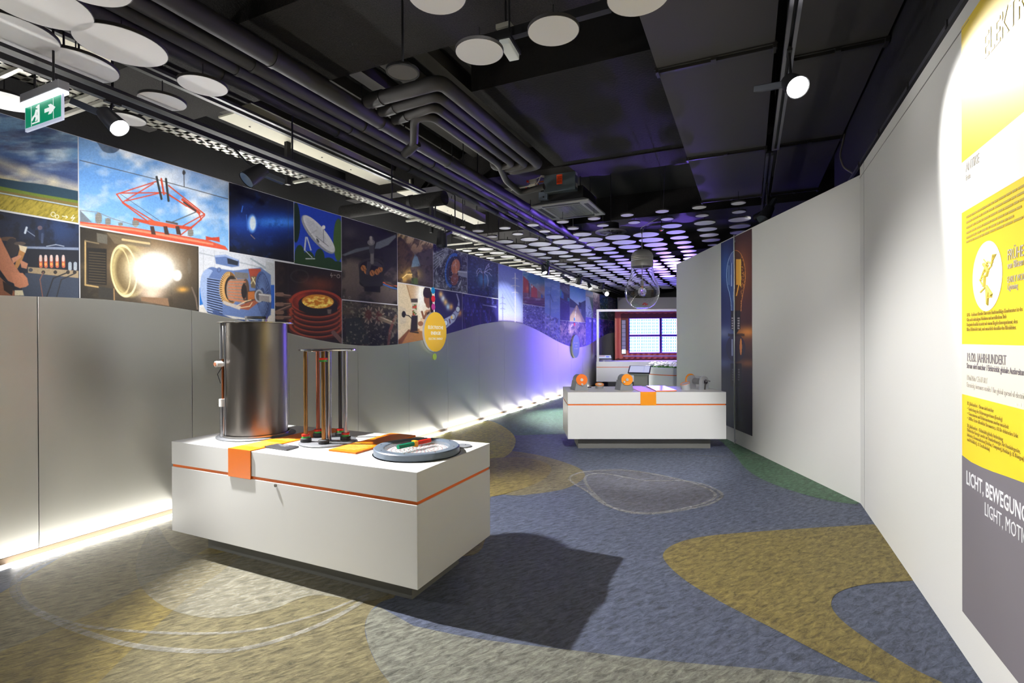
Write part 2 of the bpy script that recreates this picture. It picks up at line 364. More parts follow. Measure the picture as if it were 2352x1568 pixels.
# ================================================================== LEFT WALL: metal panels, mural, LED strip
METAL = bpy.data.materials.new('brushed metal panel'); METAL.use_nodes = True
def _metal():
    nt = METAL.node_tree; nt.nodes.remove(nt.nodes['Principled BSDF']); out = nt.nodes['Material Output']
    g = nt.nodes.new('ShaderNodeBsdfAnisotropic'); g.distribution = 'GGX'; g.inputs['Color'].default_value = (*rgb(232, 231, 224), 1)
    g.inputs['Roughness'].default_value = 0.40; g.inputs['Anisotropy'].default_value = 0.64      # brushed across: gloss drawn out upwards
    cx_ = nt.nodes.new('ShaderNodeCombineXYZ'); cx_.inputs[1].default_value = 1.0; nt.links.new(cx_.outputs[0], g.inputs['Tangent'])
    df = nt.nodes.new('ShaderNodeBsdfDiffuse'); df.inputs['Color'].default_value = (*rgb(180, 180, 174), 1)
    mx = nt.nodes.new('ShaderNodeMixShader'); mx.inputs[0].default_value = 0.22; nt.links.new(g.outputs[0], mx.inputs[1]); nt.links.new(df.outputs[0], mx.inputs[2]); nt.links.new(mx.outputs[0], out.inputs['Surface'])
    tc = nt.nodes.new('ShaderNodeTexCoord'); mp = nt.nodes.new('ShaderNodeMapping'); mp.inputs['Scale'].default_value = (1, 3.0, 0.05)
    nt.links.new(tc.outputs['Object'], mp.inputs[0])
    n = nt.nodes.new('ShaderNodeTexNoise'); n.inputs['Scale'].default_value = 2.0; n.inputs['Detail'].default_value = 5
    nt.links.new(mp.outputs[0], n.inputs['Vector'])
    bp = nt.nodes.new('ShaderNodeBump'); bp.inputs['Strength'].default_value = 0.03; bp.inputs['Distance'].default_value = 0.02
    nt.links.new(n.outputs[0], bp.inputs['Height']); nt.links.new(bp.outputs[0], g.inputs['Normal'])
_metal()
wall_l = struct(MB().box((XW-0.16, -4.2, 0.0), (XW-0.02, 19.3, 3.0)).build('wall_left', BLACK))
ys = [-3.54, -2.46, -1.38, -0.3, 0.78, 1.849, 2.943, 4.008, 5.084, 6.162, 7.23] + [7.23+1.08*k for k in range(1, 12)]
for a, b in zip(ys[:-1], ys[1:]):
    MB().box((XW-0.02, a+0.002, 0.055), (XW, b-0.002, 3.03)).build('metal_panel', METAL, wall_l, bevel=0.0015)
struct(MB().box((XW-0.02, -4.2, 0.0), (XW-0.004, 19.2, 0.05)).build('baseboard_left', mat('brown base trim', rgb(78, 58, 34), 0.6)))
led = thing('led_floor_strip', (XW+0.045, 7.5, 0), 'glowing white LED strip in the floor along the foot of the metal wall', 'light strip')
gaps = [-4.1, -2.6, -1.1, 0.3, 1.56, 2.95, 4.35, 5.71, 7.11, 8.42, 9.41, 10.23, 11.05, 11.9, 12.8, 13.7, 14.6, 15.6]
for a, b in zip(gaps[:-1], gaps[1:]):
    MB().box((XW+0.010, a+0.115, 0.001), (XW+0.075, b-0.115, 0.014)).build('led_segment', emis('led strip white', (1.0, 0.97, 0.88), LED_STRIP), led)
    MB().box((XW+0.010, b-0.114, 0.001), (XW+0.075, b+0.114, 0.014)).build('led_joint', emis('led joint dim', (1.0, 0.97, 0.88), LED_STRIP*.09), led)

wave_px = [(-260, 668), (-120, 672), (0, 679), (183, 683), (300, 692), (457, 714), (560, 737), (630, 755), (700, 775), (785, 790), (850, 795), (914, 791), (985, 778), (1061, 757), (1100, 745), (1145, 738), (1172, 738), (1200, 743), (1225, 753), (1250, 766), (1280, 783), (1305, 794), (1330, 798), (1350, 793), (1377, 776), (1395, 766), (1413, 763), (1428, 766)]
_wv = np.array([atx(x, y, XW+0.006)[1:] for x, y in wave_px])
def wave(y): return np.interp(y, _wv[:, 0], _wv[:, 1])
_ws = np.linspace(-0.6, 19.0, 500); _wz = wave(_ws)
_wz = np.convolve(np.pad(_wz, 6, 'edge'), np.ones(13)/13, 'valid')
def wave(y): return np.interp(y, _ws, _wz)
ZTOP = 3.03
mb = MB(); Y = np.concatenate([np.linspace(-0.55, 19.0, 240)])
vs = []; fs = []
for i, y in enumerate(Y):
    z = float(wave(y)); vs += [(XW+0.001, y, z), (XW+0.005, y, z), (XW+0.005, y, ZTOP), (XW+0.001, y, ZTOP)]
for i in range(len(Y)-1):
    o = 4*i
    for k in range(4): fs.append((o+k, o+(k+1) % 4, o+4+(k+1) % 4, o+4+k))
fs += [(0, 1, 2, 3), (4*len(Y)-4, 4*len(Y)-3, 4*len(Y)-2, 4*len(Y)-1)]
MB().add(vs, fs).build('mural_backing', mat('mural backing white', rgb(205, 206, 210), 0.6), wall_l)

# ---- a small painter that colours the print at each grid point
def _hash(i, j, s): 
    h = np.sin(i*127.1+j*311.7+s*74.7)*43758.5453; return h-np.floor(h)
def vnoise(x, y, s=0):
    i, j = np.floor(x), np.floor(y); fx, fy = x-i, y-j; fx = fx*fx*(3-2*fx); fy = fy*fy*(3-2*fy)
    return (_hash(i, j, s)*(1-fx)+_hash(i+1, j, s)*fx)*(1-fy)+(_hash(i, j+1, s)*(1-fx)+_hash(i+1, j+1, s)*fx)*fy
def fbm(x, y, s=0, o=4):
    t = 0; a = 0.5; n = 0
    for k in range(o): t = t+a*vnoise(x*2**k, y*2**k, s+k); n += a; a *= 0.55
    return t/n
class Pic:
    def __init__(p, X, Y, U, V, tr):
        p.X, p.Y, p.U, p.V = X, Y, U, V; p.tr = tr; p.C = np.zeros((len(X), 3)); p.x = (X-tr[0])*tr[2]; p.y = (Y-tr[1])*tr[2]; p.k = tr[2]
    def put(p, m, c, a=1.0):
        m = np.clip(np.asarray(m, float)*a, 0, 1)[:, None]; c = np.asarray(c, float)
        c = c/255.0 if c.ndim == 1 else c
        p.C = p.C*(1-m)+c*m
    def fill(p, c): p.put(np.ones(len(p.X)), c)
    def grad(p, t, stops):
        t = np.clip(t, 0, 1); pos = [s[0] for s in stops]
        p.C = np.stack([np.interp(t, pos, [s[1][k]/255 for s in stops]) for k in range(3)], 1)
    def sm(p, d, s): return np.clip(0.5-d/max(s, 1e-6), 0, 1)
    def ell(p, cx, cy, rx, ry, c, a=1, soft=0.08, rot=0):
        dx, dy = p.x-cx, p.y-cy; cr, sr = math.cos(math.radians(rot)), math.sin(math.radians(rot))
        u, v = (dx*cr+dy*sr)/rx, (-dx*sr+dy*cr)/ry
        p.put(p.sm(np.sqrt(u*u+v*v)-1, soft), c, a)
    def glow(p, cx, cy, rx, ry, c, a=1, pw=2, rot=0):
        dx, dy = p.x-cx, p.y-cy; cr, sr = math.cos(math.radians(rot)), math.sin(math.radians(rot))
        u, v = (dx*cr+dy*sr)/rx, (-dx*sr+dy*cr)/ry
        p.put(np.exp(-(u*u+v*v)**(pw/2)), c, a)
    def ringe(p, cx, cy, rx, ry, w, c, a=1, rot=0, a0=None, a1=None):
        dx, dy = p.x-cx, p.y-cy; cr, sr = math.cos(math.radians(rot)), math.sin(math.radians(rot))
        u, v = (dx*cr+dy*sr)/rx, (-dx*sr+dy*cr)/ry; r_ = np.sqrt(u*u+v*v); d = np.abs(r_-1)*min(rx, ry)-w/2
        m = p.sm(d, p.k*1.2)
        if a0 is not None:
            t = np.degrees(np.arctan2(v, u)) % 360
            m = m*((t >= a0) & (t <= a1) if a0 <= a1 else ((t >= a0) | (t <= a1)))
        p.put(m, c, a)
    def poly(p, pts, c, a=1):
        ins = np.zeros(len(p.x), bool); n = len(pts); dm = np.full(len(p.x), 1e9)
        for i in range(n):
            x0, y0 = pts[i]; x1, y1 = pts[(i+1) % n]; dx, dy = x1-x0, y1-y0
            t = np.clip(((p.x-x0)*dx+(p.y-y0)*dy)/(dx*dx+dy*dy+1e-9), 0, 1); dm = np.minimum(dm, np.hypot(p.x-x0-t*dx, p.y-y0-t*dy))
            if y0 == y1: continue
            cnd = ((y0 > p.y) != (y1 > p.y)) & (p.x < (x1-x0)*(p.y-y0)/(y1-y0)+x0); ins ^= cnd
        p.put(p.sm(np.where(ins, -dm, dm), p.k*1.8), c, a)
    def line(p, pts, w, c, a=1, soft=None):
        for (x0, y0), (x1, y1) in zip(pts[:-1], pts[1:]):
            dx, dy = x1-x0, y1-y0; L = dx*dx+dy*dy+1e-9; t = np.clip(((p.x-x0)*dx+(p.y-y0)*dy)/L, 0, 1)
            d = np.hypot(p.x-x0-t*dx, p.y-y0-t*dy)-w/2; p.put(p.sm(d, soft or p.k*1.2), c, a)
    def noise(p, sx, sy, c, lo=.45, hi=.65, a=1, s=0, o=4, rot=0):
        x, y = p.x, p.y
        if rot: cr, sr = math.cos(math.radians(rot)), math.sin(math.radians(rot)); x, y = x*cr+y*sr, -x*sr+y*cr
        n = fbm(x/sx+s*7.3, y/sy+s*3.1, s, o); p.put(np.clip((n-lo)/(hi-lo), 0, 1), c, a)
    def mul(p, sx, sy, amt, s=0, o=4): n = fbm(p.x/sx+s*5, p.y/sy, s, o); p.C = np.clip(p.C*(1+amt*(n-0.5)*2)[:, None], 0, 1)
PRINTS = []
def picture(label, px0, px1, ztop, zbot, fn, tr, gap=0.006, dens=1.0):
    ya, yb = atx(px0, 780, XW)[1]+gap/2, atx(px1, 780, XW)[1]-gap/2
    zt = (lambda y: np.full_like(y, ztop)); zb = (lambda y: wave(y)) if zbot is None else (lambda y: np.maximum(np.full_like(y, zbot+gap), wave(y)))
    (xa, t0), (xb, t1) = project([XW, ya, ztop]), project([XW, yb, ztop]); hmax = max(abs(project([XW, yy, float(zb(np.array([yy]))[0])])[1]-project([XW, yy, ztop])[1]) for yy in (ya, yb))
    nx = max(6, int(abs(xb-xa)/dens)); ny = max(6, int(hmax/dens))
    ys_ = np.linspace(ya, yb, nx+1); U, V = np.meshgrid(np.linspace(0, 1, nx+1), np.linspace(0, 1, ny+1)); YY = np.tile(ys_, ny+1)
    T, B = np.tile(zt(ys_), ny+1), np.tile(zb(ys_), ny+1); U, V = U.ravel(), V.ravel(); ZZ = T+(B-T)*V
    Pw = np.stack([np.full_like(YY, XW+0.0065), YY, ZZ], 1); d = Pw-O3; zc = d@FWD
    p = Pic(W/2+F*(d@RGT)/zc, H/2-F*(d@UPV)/zc, U, V, tr); fn(p); p.mul(7, 7, .08, 11, 3)
    idx = np.arange((nx+1)*(ny+1)).reshape(ny+1, nx+1)
    q = np.stack([idx[:-1, :-1], idx[1:, :-1], idx[1:, 1:], idx[:-1, 1:]], -1).reshape(-1, 4)
    me = bpy.data.meshes.new('photo_print'); me.from_pydata(Pw.tolist(), [], q.tolist())
    at = me.color_attributes.new('print', 'FLOAT_COLOR', 'POINT')
    at.data.foreach_set('color', np.concatenate([lin(np.clip(p.C, 0, 1)), np.ones((len(p.C), 1))], 1).ravel().astype(np.float32))
    me.materials.append(print_mat()); o = bpy.data.objects.new('mural_print', me); COL.objects.link(o)
    tag(o, label, 'wall print', 'photo prints of the mural'); PRINTS.append(o); return o
C5 = (0, 250, 3.267); C6 = (450, 350, 3.484); C7 = (880, 400, 3.484); C8 = (1050, 520, 8.712)
ZS = 2.365

def sky_field(p):
    p.grad(p.V, [(0, (120, 158, 188)), (.2, (96, 138, 178)), (.42, (70, 98, 148)), (.6, (92, 98, 130)), (.68, (210, 196, 150)), (.74, (228, 208, 130))])
    p.noise(260, 110, (205, 218, 222), .48, .75, .75, 1); p.noise(300, 60, (56, 74, 118), .5, .7, .7, 3); p.noise(200, 40, (60, 60, 90), .5, .75, .5, 5)
    p.line([(0, 400), (180, 470), (400, 545), (590, 600)], 60, (235, 222, 180), .55, 60)
    p.poly([(-400, 500), (0, 520), (150, 545), (350, 570), (600, 620), (600, 700), (-400, 620)], (34, 62, 80))
    p.poly([(-400, 560), (0, 580), (250, 630), (600, 690), (600, 1000), (-400, 1000)], (104, 124, 44)); p.poly([(-400, 590), (0, 610), (600, 710), (600, 800), (-400, 700)], (120, 104, 54))
    p.line([(-300, 600), (0, 630), (580, 735)], 8, (170, 190, 205)); p.poly([(-400, 620), (0, 640), (600, 750), (600, 1000), (-400, 1000)], (170, 152, 58))
    m = (p.y > 640+0.18*p.x).astype(float); n = fbm((p.x+p.y)/14, (p.y-p.x)/60, 4); p.put(m*np.clip((n-.45)/.3, 0, 1), (112, 104, 30), .7)
    p.ringe(398, 790, 16, 16, 4, (235, 235, 225)); p.ringe(428, 808, 13, 13, 4, (235, 235, 225)); p.line([(468, 804), (505, 812)], 5, (235, 235, 225)); p.line([(495, 800), (507, 812), (493, 822)], 4, (235, 235, 225))
    p.line([(552, 798), (534, 820), (560, 815), (540, 840)], 5, (235, 235, 225))
def pantograph(p):
    p.grad(p.V, [(0, (120, 160, 205)), (.4, (98, 150, 212)), (1, (130, 180, 225))]); p.noise(330, 230, (232, 236, 240), .43, .6, .95, 2); p.noise(120, 90, (190, 200, 214), .5, .75, .55, 5)
    p.glow(1500, 480, 160, 120, (70, 130, 215), .5); p.glow(1250, 370, 120, 60, (70, 130, 215), .6)
    dk = (70, 70, 74); rd = (196, 74, 48)
    p.line([(600, 195), (1720, 550)], 4, dk); p.line([(600, 385), (1180, 530), (1720, 678)], 5, dk); p.line([(1380, 460), (1382, 585)], 6, dk); p.ell(1380, 478, 12, 18, dk)
    p.poly([(600, 760), (690, 850), (600, 850)], (110, 120, 130))
    for q in ([(875, 640), (1170, 545)], [(875, 640), (920, 700), (1200, 870)], [(900, 632), (1230, 628)], [(920, 700), (1150, 560)], [(950, 690), (1210, 628)], [(920, 705), (1110, 845)], [(1265, 575), (1535, 790)], [(1240, 630), (1480, 775)], [(1265, 640), (1400, 730)], [(1535, 790), (1350, 890)], [(1490, 780), (1510, 830), (1350, 950)], [(1535, 800), (1430, 900)]): p.line(q, 9, rd)
    p.line([(905, 640), (1200, 840)], 3, dk); p.line([(1290, 850), (1490, 765)], 8, (90, 100, 104))
    p.line([(1175, 510), (1195, 600), (1212, 675)], 16, (50, 52, 52)); p.line([(1245, 525), (1255, 610), (1265, 690)], 16, (50, 52, 52)); p.line([(1210, 525), (1230, 640)], 14, rd); p.line([(1370, 680), (1495, 780)], 20, rd); p.line([(1380, 700), (1470, 765)], 12, (60, 60, 60))
    p.poly([(1000, 815), (1130, 845), (1440, 885), (1440, 910), (1130, 870), (1000, 838)], rd); p.poly([(1110, 830), (1320, 870), (1340, 900), (1120, 870)], (214, 92, 60)); p.line([(1250, 845), (1330, 862)], 14, (90, 80, 74))
    p.poly([(600, 845), (1000, 890), (1300, 940), (1560, 985), (1690, 1030), (1720, 1070), (1720, 1130), (600, 960)], (205, 84, 58)); p.poly([(600, 858), (1000, 900), (1300, 950), (1600, 1010), (1600, 1022), (1000, 915), (600, 872)], (236, 140, 108))
    for x, y, w, h in ((740, 820, 24, 45), (810, 845, 20, 28), (905, 865, 16, 14), (1018, 860, 24, 26), (1430, 930, 20, 28)):
        p.ell(x, y, w, h, (150, 146, 138)); [p.line([(x-w, y+k), (x+w, y+k)], 5, (96, 92, 86)) for k in range(-int(h*.7), int(h*.7), 12)]
    for x in (1140, 1240, 1330): p.poly([(x-14, 880), (x+14, 880), (x+30, 945), (x-4, 940)], (74, 54, 48))
    p.line([(600, 760), (730, 775), (790, 800), (850, 825), (1000, 870)], 4, (120, 116, 110)); p.poly([(1545, 955), (1590, 965), (1645, 960), (1650, 1000), (1590, 985), (1545, 985)], (190, 66, 44))
def blue_engine(p):
    p.fill((8, 12, 24)); p.glow(560, 570, 330, 120, (30, 90, 230), .85); p.glow(650, 560, 260, 40, (70, 150, 255), .9); p.glow(560, 690, 200, 90, (18, 46, 120), .6); p.glow(420, 470, 90, 120, (14, 40, 110), .7)
    p.noise(50, 50, (20, 60, 150), .55, .75, .35, 4); p.ell(450, 568, 36, 70, (110, 170, 255), 1, .4); p.ell(455, 566, 24, 56, (225, 240, 255), 1, .3); p.line([(375, 430), (365, 475)], 8, (50, 110, 220)); p.line([(405, 500), (412, 620)], 7, (60, 110, 210), .8); p.line([(440, 660), (470, 690)], 8, (150, 120, 110), .8)
    p.line([(738, 360), (742, 880)], 2, (60, 60, 66), .7)
def dish(p):
    p.grad(p.V, [(0, (28, 62, 176)), (1, (34, 70, 190))])
    p.ell(800, 560, 34, 160, (18, 40, 26)); p.ell(1140, 700, 40, 170, (64, 96, 36)); 
    for x, y, rx, ry in ((830, 830, 40, 90), (900, 860, 50, 70), (990, 850, 40, 80), (1060, 900, 60, 60), (940, 900, 200, 60), (1130, 920, 60, 50)): p.ell(x, y, rx, ry, (34, 62, 30))
    g = (200, 204, 210); p.line([(880, 680), (870, 780)], 12, g); p.line([(890, 680), (920, 780)], 10, g); p.line([(870, 780), (930, 840)], 6, g); p.line([(880, 850), (950, 850)], 8, g)
    p.ell(978, 656, 195, 62, (150, 152, 160), 1, .05, 50); p.ell(985, 650, 188, 52, (214, 214, 216), 1, .05, 50); p.ell(960, 625, 120, 36, (196, 198, 202), 1, .3, 50)
    p.line([(1020, 600), (1022, 720)], 5, (120, 122, 126)); p.line([(900, 660), (970, 620)], 3, (150, 150, 155)); p.line([(960, 670), (1060, 750)], 4, (110, 112, 118)); p.ell(1022, 598, 14, 16, (230, 230, 226)); p.ell(975, 705, 8, 20, (90, 94, 100), 1, .1, -30)
def prop_motor(p):
    p.grad(p.V, [(0, (34, 32, 34)), (.45, (42, 38, 38)), (.55, (104, 92, 82)), (.8, (96, 84, 76)), (1, (70, 62, 58))]); p.noise(120, 90, (20, 18, 20), .5, .7, .7, 2)
    p.poly([(1500, 760), (1620, 760), (1620, 860), (1500, 980)], (40, 38, 38)); p.glow(1230, 640, 60, 50, (84, 80, 80), .6)
    p.poly([(1430, 770), (1445, 720), (1520, 690), (1600, 655), (1600, 680), (1540, 740), (1470, 770)], (112, 118, 122)); p.poly([(1165, 820), (1280, 770), (1390, 750), (1395, 770), (1280, 800), (1190, 828)], (92, 98, 102))
    p.ell(1408, 1040, 100, 46, (26, 24, 24)); p.poly([(1303, 900), (1508, 900), (1505, 1040), (1470, 1075), (1350, 1075), (1310, 1035)], (44, 42, 42)); p.ell(1405, 905, 104, 62, (54, 50, 48)); p.ell(1405, 915, 92, 52, (24, 20, 20))
    for x, y in ((1340, 925), (1365, 950), (1410, 965), (1450, 955), (1475, 935)): p.ell(x, y, 20, 24, (176, 112, 56)); p.line([(x-10, y-14), (x+8, y+16)], 6, (110, 64, 30))
    p.poly([(1370, 870), (1450, 870), (1500, 910), (1480, 920), (1405, 900), (1380, 980), (1360, 975)], (66, 64, 64)); p.line([(1410, 780), (1410, 880)], 28, (120, 116, 112)); p.line([(1405, 690), (1407, 790)], 40, (70, 70, 70)); p.ell(1402, 720, 30, 24, (126, 122, 118)); p.line([(1400, 680), (1404, 720)], 22, (160, 152, 144))
    p.line([(1500, 1040), (1560, 1065), (1620, 1070)], 10, (190, 92, 60)); p.line([(1500, 1055), (1560, 1080), (1620, 1095)], 10, (50, 96, 170)); p.line([(1520, 1045), (1620, 1082)], 6, (36, 36, 40)); p.poly([(1345, 1070), (1475, 1070), (1475, 1120), (1350, 1110)], (22, 20, 20))
    p.line([(1185, 1140), (1178, 1155), (1190, 1150), (1182, 1168)], 3, (130, 122, 116)); p.ringe(1230, 1160, 8, 8, 3, (130, 122, 116))
def guitarist(p):
    p.fill((26, 34, 56)); p.glow(450, 900, 170, 140, (44, 74, 130), .8); p.glow(150, 880, 200, 120, (36, 50, 84), .6); p.noise(60, 60, (14, 18, 28), .5, .7, .5, 3)
    p.C *= .85; p.ell(60, 975, 60, 16, (82, 64, 52)); p.ell(90, 1040, 50, 70, (44, 40, 46)); p.ell(150, 1010, 44, 14, (80, 70, 66)); p.line([(190, 905), (270, 960)], 6, (120, 130, 150)); p.line([(200, 890), (188, 930)], 16, (180, 190, 204)); p.ell(300, 892, 18, 16, (92, 80, 92)); p.line([(275, 920), (278, 1020)], 26, (20, 26, 40)); p.line([(318, 940), (316, 1000)], 18, (60, 72, 100))
    p.poly([(180, 1030), (590, 1040), (590, 1060), (180, 1048)], (120, 132, 156)); p.poly([(200, 1048), (590, 1062), (590, 1230), (200, 1190)], (24, 28, 40)); p.line([(350, 1030), (420, 1018), (480, 1030)], 7, (150, 160, 176))
    for x in (305, 343, 385, 428, 475): p.line([(x, 1120), (x+2, 1180)], 26, (176, 92, 66)); p.line([(x, 1105), (x, 1135)], 20, (196, 176, 170)); p.ell(x, 1165, 9, 12, (250, 150, 80))
    for x in (525, 565): p.line([(x, 1160), (x, 1200)], 26, (150, 160, 170))
    p.poly([(210, 1185), (590, 1215), (590, 1270), (210, 1230)], (150, 132, 104)); p.ell(230, 1208, 16, 14, (60, 62, 70))
    for x in (325, 415, 510, 560): p.ell(x, 1225, 14, 14, (50, 46, 44))
    p.poly([(190, 1230), (590, 1270), (590, 1420), (150, 1420)], (52, 62, 80))
    p.line([(325, 1225), (300, 1280), (320, 1410)], 8, (120, 84, 74)); p.line([(500, 1230), (400, 1270), (350, 1410)], 9, (30, 32, 38)); p.line([(560, 1235), (460, 1280), (425, 1410)], 9, (40, 42, 48))
    p.poly([(-300, 960), (0, 960), (40, 1040), (90, 1140), (150, 1230), (130, 1320), (60, 1290), (-20, 1180), (-300, 1150)], (176, 116, 88)); p.poly([(80, 1230), (170, 1230), (205, 1270), (215, 1320), (195, 1335), (150, 1345), (110, 1330)], (188, 124, 94)); p.poly([(-300, 1260), (0, 1260), (110, 1370), (110, 1420), (-300, 1420)], (150, 98, 74)); p.poly([(20, 1290), (100, 1340), (90, 1400), (30, 1360)], (40, 30, 34))
    p.poly([(150, 1040), (200, 1050), (165, 1140), (130, 1200), (110, 1180)], (170, 120, 70)); p.poly([(140, 1020), (205, 1035), (190, 1080), (150, 1060)], (206, 190, 160)); p.poly([(85, 1120), (150, 1095), (160, 1110), (100, 1160)], (190, 132, 104)); p.poly([(150, 1130), (210, 1160), (200, 1200), (160, 1190)], (184, 126, 98)); p.poly([(110, 1360), (170, 1360), (180, 1400), (110, 1400)], (210, 200, 170)); p.ell(0, 810, 30, 20, (14, 14, 18))
def lamp(p):
    p.fill((34, 32, 28)); p.noise(80, 60, (70, 62, 50), .5, .75, .6, 2)
    p.poly([(1050, 900), (1480, 1020), (1480, 1520), (1300, 1480), (1280, 1200)], (52, 48, 42)); p.glow(1100, 1150, 330, 260, (200, 160, 110), .75)
    p.line([(640, 990), (640, 1320), (760, 1340)], 12, (176, 148, 98)); p.line([(640, 990), (740, 1010)], 10, (120, 106, 80)); p.poly([(725, 930), (805, 945), (805, 1015), (730, 1000)], (98, 94, 84)); p.poly([(650, 1040), (800, 1050), (800, 1320), (660, 1310)], (30, 28, 26))
    for k in range(12): p.line([(670, 1075+k*20), (790, 1085+k*20)], 7, (76, 66, 50))
    p.poly([(740, 1330), (860, 1350), (860, 1430), (740, 1420)], (52, 50, 46)); p.line([(855, 1350), (858, 1440)], 10, (150, 120, 80)); p.poly([(800, 930), (1130, 985), (1130, 1040), (860, 1010)], (112, 98, 76)); p.line([(920, 980), (1120, 1010)], 16, (206, 178, 130))
    p.ell(970, 1215, 140, 195, (180, 162, 110), 1, .12, -6); p.ell(985, 1215, 118, 172, (106, 88, 56), 1, .2, -6); p.ringe(930, 1215, 95, 190, 10, (250, 236, 180), .9, -6); p.ringe(905, 1215, 70, 175, 7, (230, 206, 150), .8, -6); p.glow(1000, 1180, 70, 120, (246, 220, 160), .8)
    p.glow(1160, 1210, 190, 150, (255, 250, 236), 1, 3); p.ell(1160, 1215, 140, 130, (255, 254, 248), 1, .4); p.ell(1330, 1250, 34, 40, (255, 250, 240), 1, .4); p.glow(1140, 1380, 90, 60, (255, 226, 200), .9); p.poly([(1060, 1410), (1260, 1420), (1270, 1480), (1060, 1440)], (140, 110, 84)); p.glow(1370, 1355, 40, 20, (230, 170, 80), .9); p.ell(1420, 1180, 14, 60, (120, 112, 100), .5); p.line([(1440, 1340), (1470, 1420), (1482, 1500)], 12, (110, 96, 84))
def motor(p):
    p.grad(p.V, [(0, (196, 200, 208)), (1, (214, 214, 216))]); p.line([(20, 800), (560, 930)], 10, (150, 158, 168), .7); [p.line([(x, 780), (x, 1200)], 4, (168, 172, 180), .7) for x in (60, 150, 450, 560)]; p.line([(440, 850), (570, 930)], 14, (150, 160, 170)); p.poly([(560, 870), (630, 890), (630, 1200), (560, 1150)], (178, 182, 186)); p.poly([(20, 1080), (60, 1090), (60, 1215), (20, 1225)], (40, 110, 190)); p.poly([(595, 1060), (630, 1060), (630, 1250), (595, 1250)], (40, 90, 180)); p.poly([(20, 1230), (630, 1260), (630, 1400), (20, 1400)], (206, 202, 194))
    b1, b2 = (92, 114, 162), (62, 80, 124)
    p.ell(150, 1120, 108, 205, b1, 1, .03, -8); p.ell(120, 1120, 84, 190, (150, 170, 208), 1, .04, -8)
    p.poly([(150, 925), (300, 945), (520, 920), (600, 980), (600, 1300), (520, 1345), (300, 1310), (150, 1290), (90, 1200), (90, 1020)], b1)
    for k in range(15): p.line([(92, 1010+k*19), (210, 1030+k*20)], 8, (30, 38, 60)); p.line([(92, 1002+k*19), (210, 1022+k*20)], 4, (150, 168, 206))
    p.poly([(150, 1270), (300, 1330), (500, 1345), (560, 1330), (560, 1380), (300, 1365), (160, 1320)], b2); p.poly([(140, 1260), (190, 1270), (180, 1310), (130, 1300)], b2)
    p.poly([(150, 825), (235, 818), (345, 862), (345, 910), (290, 918), (160, 890)], b1); p.poly([(250, 845), (340, 870), (335, 905), (255, 890)], (40, 44, 56)); p.poly([(150, 825), (235, 818), (345, 862), (330, 868), (235, 832), (155, 838)], (150, 168, 206)); p.ringe(185, 940, 14, 16, 7, (70, 86, 130))
    p.ell(270, 1090, 74, 130, (196, 150, 92), 1, .03); p.ringe(262, 1090, 62, 120, 18, (120, 84, 44), 1)
    for k in range(22): t = math.radians(95+k*8.6); p.line([(262+54*math.cos(t), 1090+108*math.sin(t)), (262+76*math.cos(t), 1090+134*math.sin(t))], 5, (226, 190, 130))
    p.ell(285, 1090, 56, 104, (44, 38, 36), 1, .05); p.poly([(275, 1015), (400, 1010), (400, 1210), (275, 1185)], (140, 118, 104)); p.ell(280, 1100, 36, 86, (150, 126, 110)); p.ell(400, 1110, 28, 100, (84, 66, 56))
    for k in range(7): p.line([(262, 1035+k*23), (395, 1035+k*26)], 10, (186, 112, 76))
    p.poly([(310, 955), (420, 965), (420, 1010), (310, 1005)], (110, 106, 104)); p.poly([(420, 930), (520, 930), (520, 1010), (500, 1080), (440, 1030)], (150, 66, 48)); p.poly([(440, 990), (500, 990), (490, 1090), (440, 1080)], (100, 86, 64)); p.line([(450, 1000), (480, 1060)], 8, (214, 200, 160)); p.line([(470, 1000), (440, 1050)], 6, (190, 180, 140))
    p.ell(540, 1140, 62, 190, b2, 1, .03, -6); p.ell(534, 1140, 50, 170, (52, 66, 104), 1, .03, -6)
    for k in range(30): t = math.radians(k*12); p.line([(530+22*math.cos(t), 1140+60*math.sin(t)), (534+48*math.cos(t), 1140+165*math.sin(t))], 4, (100, 122, 170))
    p.poly([(400, 1110), (480, 1105), (480, 1190), (400, 1200)], (60, 52, 50)); p.poly([(415, 1115), (470, 1110), (470, 1175), (415, 1180)], (170, 100, 50)); p.ell(385, 1110, 22, 60, (40, 36, 36)); p.poly([(330, 1230), (470, 1180), (500, 1200), (420, 1260), (340, 1250)], (150, 84, 60)); p.poly([(220, 1185), (360, 1230), (350, 1260), (215, 1210)], (180, 172, 166)); p.line([(330, 1225), (400, 1190), (440, 1180)], 8, (214, 190, 150)); p.line([(340, 1245), (430, 1230), (450, 1200)], 6, (220, 200, 160))
    p.ell(505, 1148, 36, 52, (150, 152, 158)); p.ell(505, 1148, 24, 38, (84, 84, 88)); p.poly([(505, 1125), (595, 1135), (595, 1200), (505, 1185)], (140, 134, 134)); p.line([(505, 1135), (595, 1146)], 8, (200, 196, 194)); p.ell(595, 1168, 9, 32, (176, 172, 170))
